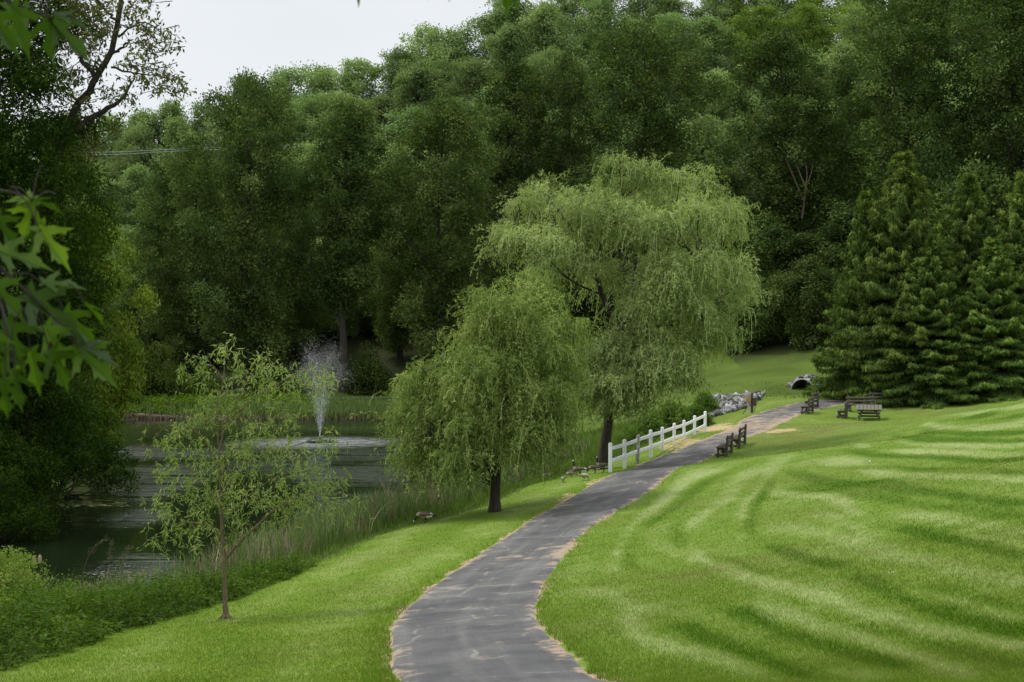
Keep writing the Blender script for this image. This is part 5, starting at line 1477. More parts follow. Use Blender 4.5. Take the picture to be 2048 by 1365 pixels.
# ------------------------------------------------------------------ white fence
def build_fence():
    PX = [(1220.5, 942, 55), (1249, 930, 50), (1275, 919.5, 48), (1301.5, 911, 50), (1324.5, 901.5, 46), (1348, 891, 43.5), (1368, 886, 44.5), (1389, 876, 43.5), (1410, 865, 41)]
    Ys = np.interp(np.arange(9), [0, 8], [63.0, 85.0])
    pos = [np.array([XO(p[0], Y), Y, ZO(p[1], Y)]) for p, Y in zip(PX, Ys)]
    hs = [p[2] / F * Y for p, Y in zip(PX, Ys)]
    b = pos[0]
    root = thing('fence', tuple(b), 'white two-rail post fence running along the path beside the big willow', 'fence')
    rr = np.random.default_rng(2)
    dirs = unit(np.gradient(np.array(pos), axis=0))
    for i, (p, h) in enumerate(zip(pos, hs)):
        m = MB(); q = p - b
        d = dirs[i] * np.array([1, 1, 0]); d /= np.linalg.norm(d)
        rot = np.stack([np.array([d[1], -d[0], 0]), d, np.array([0, 0, 1.0])], 1)
        lean = np.array([rr.normal(scale=0.012), rr.normal(scale=0.012), 0])
        up = np.array([0, 0, 1.0]) + lean
        bury = 0.35
        s_ = np.array([rot[:, 0], np.cross(up, rot[:, 0]), up]).T
        wd = 0.15
        m.box(q + up * (h - bury) / 2, (wd, wd, h + bury), s_)
        m.box(q + up * (h + 0.018), (wd * 0.97, wd * 0.97, 0.036), s_, taper=0.25)
        o = m.build('post', M['white_paint_stained' if i == 2 else 'white_paint'], root, bevel=0.006)
        if i == 2: tag(o, 'post streaked with grey-green lichen')
    for i in range(8):
        for fr in (0.80, 0.34):
            a = pos[i] - b + np.array([0, 0, hs[i] * fr + rr.normal(scale=0.008)]); c = pos[i + 1] - b + np.array([0, 0, hs[i + 1] * fr + rr.normal(scale=0.008)])
            dd = (c - a) / np.linalg.norm(c - a)
            m = MB(); m.beam(a + dd * 0.073, c - dd * 0.073, 0.045, 0.165)
            m.build('rail', M['white_paint'], root, bevel=0.005)

build_fence()

# ------------------------------------------------------------------ rustic benches and picnic table
def make_bench(ln):
    P = {}
    rr = np.random.default_rng(int(ln * 100))
    m = MB()
    for k, y in enumerate((-0.14, 0.09)):
        m.box((0, y, 0.45 + 0.004 * k), (ln, 0.215, 0.06))
    P['seat'] = m.mesh('bench_seat', M['old_wood'])
    m = MB()
    for z in (0.66, 0.87):
        m.box((rr.normal(scale=0.02), 0.205 + (z - 0.45) * 0.10, z), (ln * 1.02, 0.05, 0.13))
    P['back_slat'] = None
    sl = []
    for z in (0.65, 0.88):
        m = MB(); a = 0.10
        rot = np.array([[1, 0, 0], [0, math.cos(a), math.sin(a)], [0, -math.sin(a), math.cos(a)]])
        m.box((rr.normal(scale=0.02), 0.205 + (z - 0.45) * 0.10, z), (ln * rr.uniform(0.98, 1.03), 0.05, 0.13), rot)
        sl.append(m.mesh('bench_back_slat', M['old_wood']))
    legs = []
    for sx in (-1, 1):
        x = sx * (ln / 2 - 0.14)
        m = MB()      # back post: thick, leaning a little, rounded top
        pts = [(x, 0.235, -0.12), (x, 0.245, 0.3), (x, 0.265, 0.7), (x, 0.295, 0.99), (x, 0.297, 1.03), (x, 0.298, 1.045)]
        m.tube(pts, [0.075, 0.07, 0.066, 0.062, 0.042, 0.012], 8)
        legs.append(('back_post', m.mesh('bench_back_post', M['old_wood'])))
        m = MB(); m.box((x, -0.17, 0.16), (0.11, 0.10, 0.52)); legs.append(('leg', m.mesh('bench_leg', M['old_wood'])))
        m = MB(); m.box((x, 0.0, 0.10), (0.09, 0.60, 0.10)); m.box((x - 0.002, 0.02, 0.375), (0.075, 0.46, 0.088)); legs.append(('brace', m.mesh('bench_brace', M['old_wood'])))
    return P['seat'], sl, legs

BENCH = {}
def bench(px, Y, rz, ln, label, grp):
    if ln not in BENCH: BENCH[ln] = make_bench(ln)
    seat, sl, legs = BENCH[ln]
    X = XO(px, Y)
    o = thing('bench', (X, Y, h1(X, Y) + 0.02), label, 'bench', grp, R_(rz))
    mobj('seat', seat, o)
    for s_ in sl: mobj('back_slat', s_, o)
    for n, me in legs: mobj(n, me, o)
    # settle on the slope along its length
    hx = 0.5 * ln * np.array([math.cos(R_(rz)), math.sin(R_(rz))])
    dz = h1(X + hx[0], Y + hx[1]) - h1(X - hx[0], Y - hx[1])
    o.rotation_euler = (0, -math.atan2(dz, ln) * 0.8, R_(rz))
    return o

G1 = 'old wooden benches beside the path'
bench(1448.5, 69.3, 253, 1.9, 'nearer of the two weathered benches backing onto the mown lawn', G1)
bench(1475, 72.3, 251, 1.9, 'farther of the two weathered benches backing onto the mown lawn', G1)
bench(1614, 91.5, 246, 1.5, 'bench at the edge of the path in front of the spruces, facing the path', G1)
bench(1623, 94.5, 240, 1.5, 'bench tucked under the spruces just behind the one at the path edge', G1)
bench(1684, 89.5, 252, 1.2, 'bench at the left end of the picnic table, turned away from it', G1)
bench(1724, 92.8, 2, 1.9, 'bench behind the picnic table, facing the lawn', G1)
bench(1764, 95.2, -8, 1.7, 'darkest bench, right of and behind the picnic table', G1)


def picnic_table(px, Y, rz):
    X = XO(px, Y)
    o = thing('picnic_table', (X, Y, h1(X, Y) + 0.01), 'grey weathered picnic table standing among the benches by the spruces', 'table', None, R_(rz))
    o.rotation_euler = (R_(5), 0, R_(rz))
    m = MB()
    rr = np.random.default_rng(4)
    for k in range(7):
        x = (k - 3) * 0.225
        m.box((x, rr.normal(scale=0.01), 0.75 + rr.normal(scale=0.003)), (0.20, 2.3, 0.045))
    m.build('tabletop', M['grey_wood'], o, bevel=0.005)
    for sy in (-0.72, 0.72):
        for sx in (-1, 1):
            m = MB(); m.beam((sx * 0.36, sy, 0.72), (sx * 0.66, sy, -0.06), 0.06, 0.13, up=(0, 1, 0)); m.build('leg', M['grey_wood'], o)
        m = MB(); m.box((0, sy + 0.065 * (1 if sy < 0 else -1), 0.30), (1.36, 0.055, 0.12)); m.build('crossbar', M['grey_wood'], o)
        m = MB(); m.box((0, sy + 0.062 * (1 if sy < 0 else -1), 0.668), (1.42, 0.05, 0.11)); m.build('crossbar', M['grey_wood'], o)

picnic_table(1738, 88.5, -14)

# ------------------------------------------------------------------ electric boxes on posts
def utility():
    Y = 88.0
    X = XO(1498, Y); b = np.array([X, Y, ZO(823, Y)])
    o = thing('utility_pedestal', tuple(b), 'tan and brown electric boxes on posts at the edge of the stones', 'utility box')
    q = lambda px, py, dy=0: np.array([XO(px, Y + dy), Y + dy, ZO(py, Y + dy)]) - b
    m = MB(); m.tube([q(1497, 828), q(1497, 796)], [0.055, 0.055], 8); m.build('metal_post', M['grey_post'], o, smooth=True)
    m = MB(); m.box(q(1496.5, 798.5, -0.1), (0.27, 0.15, 0.46)); m.box(q(1496.5, 791.0, -0.1), (0.31, 0.19, 0.035)); m.box(q(1496.5, 798.5, -0.18), (0.21, 0.02, 0.38)); m.build('meter_box', M['tan_box'], o, bevel=0.008)
    m = MB(); m.box(q(1504, 806.5, 0.1), (0.15, 0.15, 1.22)); m.build('wooden_post', M['brown_box'], o, bevel=0.01)
    m = MB(); m.box(q(1509, 804.5, 0.0), (0.24, 0.16, 0.46)); m.box(q(1509, 797, 0.0), (0.27, 0.19, 0.03)); m.build('junction_box', M['brown_box'], o, bevel=0.008)
    m = MB(); m.tube(catmull(np.array([q(1492, 805), q(1493, 815), q(1490, 822), q(1485, 829)]), 12), [0.022] * 12, 6); m.build('cable', M['black'], o, smooth=True)
    m = MB(); m.tube(catmull(np.array([q(1510, 812), q(1510, 818), q(1508, 824)]), 8), [0.02] * 8, 6); m.build('cable', M['black'], o, smooth=True)

utility()

# ------------------------------------------------------------------ stones in the ditch
def inpoly(x, y, P):
    c = False
    for i in range(len(P)):
        (x1, y1), (x2, y2) = P[i - 1], P[i]
        if (y1 > y) != (y2 > y) and x < (x2 - x1) * (y - y1) / (y2 - y1) + x1: c = not c
    return c


def stones(name, poly, n, smin, smax, seed):
    r = np.random.default_rng(seed)
    ico = []
    import bmesh
    bm = bmesh.new(); bmesh.ops.create_icosphere(bm, subdivisions=1, radius=1)
    iv = np.array([v.co[:] for v in bm.verts]); ifc = np.array([[v.index for v in f.verts] for f in bm.faces]); bm.free()
    V, Fc = [], []
    xs = [p[0] for p in poly]; ys_ = [p[1] for p in poly]
    k = 0
    while k < n:
        px = r.uniform(min(xs), max(xs)); py = r.uniform(min(ys_), max(ys_))
        if not inpoly(px, py, poly): continue
        g = ground(px, py)
        s_ = r.uniform(smin, smax) * (0.6 + 0.8 * r.random() ** 2)
        a = r.normal(size=(3, 3)); q_, _ = np.linalg.qr(a)
        v = iv * (1 + 0.28 * r.normal(size=(len(iv), 1))) * np.array([1, 0.75, 0.55]) * s_
        V.append(v @ q_.T + g + np.array([0, 0, s_ * 0.25 + 0.10 * r.random()])); Fc.append(ifc + len(iv) * k); k += 1
    m = nmat(name)
    mt, t, o = m
    g = N(t, 'ShaderNodeNewGeometry')
    rp = ramp(t, [(0.0, (0.06, 0.055, 0.05)), (0.35, (0.14, 0.138, 0.135)), (0.75, (0.26, 0.265, 0.28)), (1.0, (0.42, 0.43, 0.44))]); t.links.new(g.outputs['Random Per Island'], rp.inputs[0])
    tc = N(t, 'ShaderNodeTexCoord'); n_ = N(t, 'ShaderNodeTexNoise'); n_.inputs['Scale'].default_value = 5; n_.inputs['Detail'].default_value = 5; t.links.new(tc.outputs['Object'], n_.inputs['Vector'])
    r2 = ramp(t, [(0.3, (0.55, 0.5, 0.45)), (0.6, (1.1, 1.1, 1.1))]); t.links.new(n_.outputs['Fac'], r2.inputs[0])
    p = N(t, 'ShaderNodeBsdfPrincipled'); p.inputs['Roughness'].default_value = 0.9
    t.links.new(mulmix(t, rp.outputs[0], r2.outputs[0]), p.inputs['Base Color']); t.links.new(p.outputs[0], o.inputs['Surface'])
    ob = mobj(name, np_mesh(name, np.concatenate(V), np.concatenate(Fc), mt))
    tag(ob, kind='stuff'); return ob

o = stones('ditch_rubble', [(1398, 822), (1404, 806), (1420, 797), (1440, 793), (1468, 796), (1500, 790), (1530, 786), (1526, 796), (1512, 806), (1492, 817), (1462, 826), (1432, 834), (1402, 838)], 900, 0.10, 0.26, 5)
tag(o, 'heap of broken grey stones lining the ditch beyond the fence', 'rubble')
o = stones('culvert_rubble', [(1576, 775), (1586, 766), (1604, 757), (1632, 754), (1633, 759), (1608, 761), (1595, 768), (1586, 778)], 110, 0.11, 0.26, 6)
tag(o, 'small patch of grey stones around the culvert mouth', 'rubble')


def culvert():
    g = ground(1606, 780) + np.array([0, 0, 0.16])
    o = thing('culvert_pipe', tuple(g), 'grey corrugated culvert mouth under the spruce edge past the end of the path', 'culvert', None, R_(62))
    m = MB()
    n = 34
    x = np.linspace(-0.2, 3.2, n)
    R0 = 0.86
    rad = R0 + 0.018 * np.sin(np.arange(n) * PI)
    rad = R0 + 0.02 * np.where(np.arange(n) % 2, 1, -1)
    m.tube(np.stack([x, x * 0, x * 0 - 0.22], 1), rad, 24, cap=False)
    m.tube(np.stack([x, x * 0, x * 0 - 0.22], 1)[::-1], rad[::-1] - 0.035, 24, cap=False)
    m.build('pipe', M['steel'], o, smooth=True)
    m = MB()
    a = np.linspace(0, 2 * PI, 25)
    m.tube(np.stack([a * 0 - 0.2, (R0 - 0.01) * np.cos(a), (R0 - 0.01) * np.sin(a) - 0.22], 1), [0.05] * 25, 6, cap=False); m.build('rim', M['steel'], o, smooth=True)

culvert()

# ------------------------------------------------------------------ geese
def goose_mesh(name, pose, mats, young=False):
    """one continuous body, tail to beak, heading +x; rings carry centre, half-width, half-height, material"""
    B_, K_, W_, U_ = 0, 1, 2, 3     # brown, black, white, buff
    body = [(-0.50, 0.335, 0.015, 0.008, K_), (-0.42, 0.345, 0.055, 0.022, K_), (-0.33, 0.365, 0.09, 0.06, W_), (-0.22, 0.375, 0.125, 0.11, B_), (-0.08, 0.375, 0.15, 0.145, B_), (0.06, 0.37, 0.152, 0.155, B_), (0.18, 0.38, 0.13, 0.14, B_), (0.26, 0.405, 0.095, 0.11, U_)]
    if pose == 'up':
        neck = [(0.305, 0.46, 0.062, 0.072, U_), (0.325, 0.54, 0.044, 0.050, K_), (0.325, 0.64, 0.034, 0.038, K_), (0.325, 0.73, 0.030, 0.034, K_), (0.345, 0.80, 0.034, 0.040, K_), (0.39, 0.835, 0.036, 0.040, K_), (0.435, 0.835, 0.027, 0.029, K_), (0.475, 0.825, 0.017, 0.014, K_), (0.505, 0.818, 0.006, 0.005, K_)]
    else:
        neck = [(0.33, 0.385, 0.065, 0.080, U_), (0.395, 0.33, 0.046, 0.052, K_), (0.44, 0.25, 0.036, 0.040, K_), (0.475, 0.17, 0.031, 0.034, K_), (0.51, 0.105, 0.035, 0.038, K_), (0.54, 0.07, 0.034, 0.036, K_), (0.565, 0.04, 0.025, 0.025, K_), (0.585, 0.015, 0.014, 0.013, K_), (0.595, 0.003, 0.005, 0.005, K_)]
    if young:
        neck = [(0.26 + (a[0] - 0.26) * 0.72, 0.40 + (a[1] - 0.40) * (0.62 if pose == 'up' else 0.9), a[2] * 1.25, a[3] * 1.25, a[4]) for a in neck]
        body = [(a[0] * (0.86 if a[0] < 0 else 1), a[1], a[2] * 1.05, a[3] * 1.02, a[4]) for a in body]
    R = body + neck
    S = 14
    c = np.array([(a[0], 0, a[1]) for a in R]); tn = unit(np.gradient(c, axis=0))
    ss = np.array([0, 1.0, 0])
    v = []
    an = np.linspace(0, 2 * PI, S, endpoint=False)
    for i, a in enumerate(R):
        u = np.cross(tn[i], ss); u = u if u[2] > 0 or abs(tn[i][2]) > 0.7 else -u
        v.append(c[i] + np.cos(an)[:, None] * ss * a[2] + np.sin(an)[:, None] * np.cross(tn[i], ss) * -a[3])
    m = MB()
    v = np.array(v)
    m.v.append(v.reshape(-1, 3)); m.n = len(R) * S
    for i in range(len(R) - 1):
        fs = [[i * S + j, i * S + (j + 1) % S, (i + 1) * S + (j + 1) % S, (i + 1) * S + j] for j in range(S)]
        for j, f in enumerate(fs):
            mid = v[i:i + 2, [j, (j + 1) % S]].mean((0, 1)); ctr = (c[i] + c[i + 1]) / 2
            mi = R[i][4]
            rel = (mid - ctr)
            if i in (2, 3) and rel[2] < -0.02: mi = W_                      # white under the tail
            if i in (4, 5, 6) and rel[2] < -0.085: mi = U_                  # pale belly
            if i == 12 and abs(rel[1]) > 0.012: mi = W_                     # cheek patch
            m.f4.append(np.array([f])); m.mi4.append(np.array([mi]))
    for k in (0, len(R) - 1):
        m.f3.append(np.array([[k * S, k * S + (j if k else j + 1), k * S + (j + 1 if k else j)] for j in range(1, S - 1)])); m.mi3.append(np.full(S - 2, R[k][4] if k else K_))
    for sy in (-1, 1):                        # legs with webbed feet
        x0 = 0.02 + 0.05 * sy
        m.tube([(0.0, 0.07 * sy, 0.30), (-0.01, 0.07 * sy, 0.22), (-0.03 + x0 * 0.3, 0.068 * sy, 0.14), (x0 * 0.5, 0.066 * sy, 0.012)], [0.045, 0.030, 0.013, 0.013], 7, mi=K_)
        fx = x0 * 0.5
        m.add([(fx - 0.02, 0.066 * sy, 0.022), (fx + 0.085, 0.066 * sy - 0.045, 0.004), (fx + 0.10, 0.066 * sy, 0.006), (fx + 0.085, 0.066 * sy + 0.045, 0.004)], [[0, 1, 2], [0, 2, 3]], K_)
    # folded wing, a low ridge each side
    for sy in (-1, 1):
        w_ = [(0.17, 0.128 * sy, 0.41), (0.05, 0.150 * sy, 0.415), (-0.1, 0.142 * sy, 0.415), (-0.25, 0.10 * sy, 0.40), (-0.40, 0.045 * sy, 0.375)]
        m.tube(w_, np.array([[0.02, 0.03], [0.028, 0.075], [0.028, 0.075], [0.024, 0.055], [0.010, 0.018]]), 8, mi=B_)
    return m.mesh(name, mats, smooth=True)

adult = [M['feather_brown'], M['feather_black'], M['feather_white'], M['feather_buff']]
youngm = [M['down_grey'], M['down_grey'], M['down_pale'], M['down_pale']]
palem = [M['down_pale'], M['down_grey'], M['down_pale'], M['down_pale']]
GM = {'up': goose_mesh('goose_upright', 'up', adult), 'graze': goose_mesh('goose_grazing', 'graze', adult),
      'y_up': goose_mesh('gosling_upright', 'up', youngm, True), 'y_graze': goose_mesh('gosling_grazing', 'graze', youngm, True), 'y_pale': goose_mesh('gosling_pale', 'graze', palem, True)}
GEESE = [('goose', 1207, 939, 'up', 178, 0.86, 'adult goose standing with raised neck against the first fence post', 'goose'),
         ('goose', 1160, 954, 'up', 172, 0.84, 'adult goose with raised neck in the middle of the goslings', 'goose'),
         ('goose', 851, 1047, 'graze', 165, 0.80, 'lone goose grazing with its head in the shore weeds', 'goose'),
         ('gosling', 1095, 961, 'y_graze', 186, 0.62, 'grey gosling grazing leftmost of the brood', 'gosling'),
         ('gosling', 1126, 966, 'y_graze', 262, 0.50, 'small round gosling seen head-on, nearest of the brood to the viewer', 'gosling'),
         ('gosling', 1142, 957, 'y_graze', 205, 0.56, 'gosling grazing close in front of the middle adult goose', 'gosling'),
         ('gosling', 1147, 951, 'y_up', 190, 0.52, 'darker gosling half behind the grazing one at the middle goose', 'gosling'),
         ('gosling', 1168, 962, 'y_pale', -48, 0.60, 'pale gosling with lowered head just right of the middle goose', 'gosling'),
         ('gosling', 1110, 950, 'y_graze', 20, 0.40, 'smallest gosling resting at the edge of the reeds', 'gosling'),
         ('goose', 1190, 941, 'graze', 170, 0.72, 'dark goose grazing in the shade at the foot of the big willow', 'goose')]
for n, px, py, k, rz, s, lab, cat in GEESE:
    g = ground(px, py)
    if px in (1207, 1190): g = np.array([XO(px, 63.6), 63.6, h1(XO(px, 63.6), 63.6)])   # on this side of the willow's trunk
    o = mobj(n, GM[k]); o.location = (g[0], g[1], g[2] - 0.01); o.rotation_euler = (0, 0, R_(rz)); o.scale = (s, s, s)
    tag(o, lab, cat, 'geese and goslings by the willows')

# ------------------------------------------------------------------ fountain in the pond
def fountain():
    o = thing('fountain', (FOUNT[0], FOUNT[1], 0), 'pond fountain throwing up a thin vase of white spray', 'fountain')
    m = MB()
    a = np.linspace(0, 2 * PI, 25)
    m.tube(np.stack([0.75 * np.cos(a), 0.75 * np.sin(a), a * 0 + 0.05], 1), [0.20] * 25, 8, cap=False)
    m.tube([(0, 0, -0.3), (0, 0, 0.12)], [0.62, 0.55], 16); m.tube([(0, 0, 0.1), (0, 0, 0.34)], [0.10, 0.07], 10)
    m.build('float', M['float_dark'], o, smooth=True)
    r = np.random.default_rng(8)
    n = 8500
    ns = 26
    st = r.integers(0, ns, n)
    an = st * 2 * PI / ns + r.normal(scale=0.07, size=n)
    ring = (st % 2)
    vz = np.where(ring, 10.6, 9.4) * (1 + r.normal(scale=0.05, size=n)); vh = np.where(ring, 0.85, 1.6) * (1 + r.normal(scale=0.22, size=n))
    T_ = 2 * vz / 9.81
    t = T_ * 0.70 * r.random(n) ** 0.72
    P = np.stack([vh * t * np.cos(an), vh * t * np.sin(an), 0.3 + vz * t - 4.905 * t * t], 1)
    drift = np.clip(t - 0.7, 0, 3) ** 1.3
    P[:, 0] += drift * 0.35 * r.random(n) + r.normal(scale=0.05, size=n) * (0.4 + t); P[:, 1] += r.normal(scale=0.05, size=n) * (0.4 + t)
    ok = P[:, 2] > 0.0
    P = P[ok]; an = an[ok]; t = t[ok]; vz = vz[ok]; vh = vh[ok]
    vel = unit(np.stack([vh * np.cos(an), vh * np.sin(an), vz - 9.81 * t], 1))
    k = len(P)
    ln = np.clip(0.10 + 0.10 * np.abs(1 - t), 0.08, 0.22)[:, None] * r.uniform(0.6, 1.3, (k, 1)); wd = 0.0058 * r.uniform(0.6, 1.5, (k, 1))
    s = unit(np.cross(vel, r.normal(size=(k, 3)))); u = np.cross(s, vel)
    v = np.stack([P - vel * ln / 2, P + s * wd, P + u * wd, P - s * wd, P - u * wd, P + vel * ln / 2], 1).reshape(-1, 3)
    oc = np.array([[0, 2, 1], [0, 3, 2], [0, 4, 3], [0, 1, 4], [5, 1, 2], [5, 2, 3], [5, 3, 4], [5, 4, 1]])
    f = (np.arange(k)[:, None, None] * 6 + oc[None]).reshape(-1, 3)
    mt, tt, ou = nmat('spray')
    d = N(tt, 'ShaderNodeBsdfDiffuse'); d.inputs['Color'].default_value = (0.85, 0.88, 0.90, 1)
    tl = N(tt, 'ShaderNodeBsdfTranslucent'); tl.inputs['Color'].default_value = (0.85, 0.88, 0.9, 1)
    x = N(tt, 'ShaderNodeMixShader'); x.inputs[0].default_value = 0.5; tt.links.new(d.outputs[0], x.inputs[1]); tt.links.new(tl.outputs[0], x.inputs[2])
    tr = N(tt, 'ShaderNodeBsdfTransparent'); y = N(tt, 'ShaderNodeMixShader'); y.inputs[0].default_value = 0.18
    tt.links.new(tr.outputs[0], y.inputs[1]); tt.links.new(x.outputs[0], y.inputs[2]); tt.links.new(y.outputs[0], ou.inputs['Surface'])
    ob = mobj('spray', np_mesh('spray', v, f, mt), o)

fountain()

# ------------------------------------------------------------------ wires, log, floating weed, ball
def wires():
    for k, (y0, y1, y2, Y) in enumerate([(311, 309, 303, 178), (306, 304, 299, 178.6)]):
        X = [XO(40, Y), XO(240, Y), XO(350, Y), XO(600, Y)]
        m = MB(); m.tube(catmull(np.array([(X[0], Y, ZO(y0 + 3, Y)), (X[1], Y, ZO(y1, Y)), (X[2], Y, ZO(y2, Y)), (X[3], Y, ZO(y2 - 9, Y))]), 30), [0.028] * 30, 5)
        o = m.build('power_line', M['wire'], None, smooth=True)
        tag(o, ('lower' if k == 0 else 'upper') + ' of two thin wires crossing the gap in the far wood at left', 'wire', 'wires across the far wood')

wires()

def log_():
    g = ground(300, 832)
    m = MB()
    p = np.array([(-1.9, 0, 0.22), (-0.9, 0.1, 0.26), (0.2, 0, 0.24), (1.4, -0.1, 0.18), (2.6, 0, 0.10)])
    m.tube(catmull(p, 16), 0.24 + 0.03 * np.sin(np.arange(16) * 1.7) - 0.006 * np.arange(16), 10)
    m.tube([(0.2, 0, 0.3), (0.5, -0.2, 0.7), (0.6, -0.25, 0.9)], [0.08, 0.06, 0.02], 6)
    m.tube([(-1.0, 0, 0.3), (-1.2, -0.3, 0.5)], [0.09, 0.05], 6)
    o = m.build('fallen_log', M['mud_wood'], None, smooth=True); o.location = (g[0], 127.6, 0.03)
    tag(o, 'brown fallen log on the muddy far shore, left of the young willow top', 'log')

log_()

def scum():
    mt = solid_mat('floating_weed', [(0.3, (0.045, 0.065, 0.012)), (0.7, (0.12, 0.14, 0.035))], (3, 3, 3), 0.9, 0.2)
    r = np.random.default_rng(12)
    V, Fq = [], []
    k = 0
    def put(px, py, n, sx, sy, s0):
        nonlocal k
        Y = EYE * F / (py - 682.5)
        for _ in range(n):
            c = np.array([XO(px, Y) + r.normal(scale=sx), Y + r.normal(scale=sy), 0.012])
            a = np.linspace(0, 2 * PI, 7, endpoint=False) + r.random()
            s_ = s0 * r.uniform(0.4, 1.3)
            v = np.concatenate([c + np.stack([np.cos(a) * s_ * 1.5 * r.uniform(.7, 1.2, 7), np.sin(a) * s_ * r.uniform(.7, 1.2, 7), a * 0], 1)])
            V.append(v); Fq.append(np.arange(7)[None] + 7 * k); k += 1
    put(150, 1008, 130, 0.9, 0.7, 0.10); put(205, 1012, 40, 0.5, 0.2, 0.08); put(60, 1045, 50, 0.5, 0.3, 0.08)
    put(170, 1180, 220, 0.8, 0.5, 0.06); put(240, 1160, 160, 0.6, 0.9, 0.05); put(740, 1000, 90, 1.2, 0.8, 0.09); put(330, 1150, 80, 0.7, 0.8, 0.05)
    o = mobj('floating_weed', np_mesh('floating_weed', np.concatenate(V), np.concatenate(Fq), mt))
    tag(o, 'green floating pond weed in patches near the shore', 'pond weed', kind='stuff')

scum()

def ball():
    import bmesh
    g = ground(1740, 925)
    bm = bmesh.new(); bmesh.ops.create_uvsphere(bm, u_segments=16, v_segments=10, radius=0.028)
    me = bpy.data.meshes.new('ball'); bm.to_mesh(me); bm.free(); me.materials.append(M['plastic_white'])
    o = mobj('ball', me); o.location = (g[0], g[1], g[2] + 0.03)
    tag(o, 'tiny white ball lying on the striped lawn right of the benches', 'ball')

ball()

# ------------------------------------------------------------------ reeds, tall grass, weeds, turf
def scatter(n, x0, x1, y0, y1, seed):
    r = np.random.default_rng(seed)
    X = r.uniform(x0, x1, n); Y = r.uniform(y0, y1, n)
    return r, X, Y


def in_view(X, Y, m=1.25):
    return np.abs(X) < (1024 / F) * Y * m + 1.0


def stuff(name, v, fs, mat, label, cat, attrs=None):
    o = mobj(name, np_mesh(name, v, fs, mat, attrs=attrs))
    return tag(o, label, cat, kind='stuff')


def reeds():
    r, X, Y = scatter(150000, -16, 8, 34, 84, 51)
    z = H(X, Y); le = lawn_edge(X, Y)
    dens = fbm(X * 0.45, Y * 0.45, 41)
    lowleft = (Y < 41) & (X < -6)
    ok = (z > -0.42) & (z < 0.34) & (le > 0.5) & (X > -15) & in_view(X, Y) & (dens + 0.25 * r.random(len(X)) > np.where(lowleft, 0.60, 0.42)) & (r.random(len(X)) < np.interp(Y, [34, 45, 84], [0.34, 0.7, 0.85]))
    X, Y, z = X[ok], Y[ok], z[ok]
    P = np.stack([X, Y, np.maximum(z, -0.2) - 0.05], 1)
    dry = r.random(len(P)) < 0.10 + 0.40 * (fbm(X * 0.8, Y * 0.8, 43) > 0.55)
    hgt = np.interp(Y, [36, 41, 50, 70], [0.85, 1.45, 1.6, 1.7]) * r.uniform(0.5, 1.2, len(P)) * (0.6 + 0.8 * fbm(X * 0.5, Y * 0.5, 47))
    wd = np.maximum(0.014, 0.00052 * Y) * r.uniform(0.8, 1.4, len(P))
    v, q, t3 = blades(P[~dry], hgt[~dry], wd[~dry], 0.35, r, 3, 0.10)
    stuff('reeds', v, [q, t3], M['reed'], 'green reeds and cattail leaves along the near pond edge', 'reeds', {'clump': r.random(len(v)) * 0 + np.repeat(r.random((~dry).sum()), 7)})
    v, q, t3 = blades(P[dry], hgt[dry] * 0.92, wd[dry] * 1.0, 0.5, r, 3, 0.16)
    stuff('dry_reeds', v, [q, t3], M['reed_dry'], 'dead tan reed stems mixed among the green reeds', 'dry reeds', {'clump': np.repeat(r.random(dry.sum()), 7)})
    # far shore
    r, X, Y = scatter(16000, -36, 2, 127.2, 132, 53)
    z = H(X, Y); px = X / Y * F + 1024
    ok = (z > -0.3) & (z < 0.8) & (r.random(len(X)) < np.interp(px, [230, 420, 560, 830], [0.06, 0.15, 0.8, 1.0]))
    X, Y, z = X[ok], Y[ok], z[ok]; P = np.stack([X, Y, z - 0.05], 1)
    hgt = r.uniform(0.7, 1.5, len(P)); wd = np.full(len(P), 0.07)
    v, q, t3 = blades(P, hgt, wd, 0.3, r, 3, 0.1)
    stuff('far_reeds', v, [q, t3], M['reed'], 'band of green reeds along the far shore', 'reeds', {'clump': np.repeat(r.random(len(P)), 7)})
    r, X, Y = scatter(2600, -36, 2, 127.0, 128.6, 54)
    z = H(X, Y); P = np.stack([X, Y, np.maximum(z, 0) - 0.05], 1)
    v, q, t3 = blades(P, r.uniform(0.25, 0.7, len(P)), np.full(len(P), 0.06), 0.7, r, 3, 0.3)
    stuff('far_dry_reeds', v, [q, t3], M['reed_dry'], 'dead tan stems at the waterline of the far shore', 'dry reeds', {'clump': np.repeat(r.random(len(P)) * 0.6, 7)})


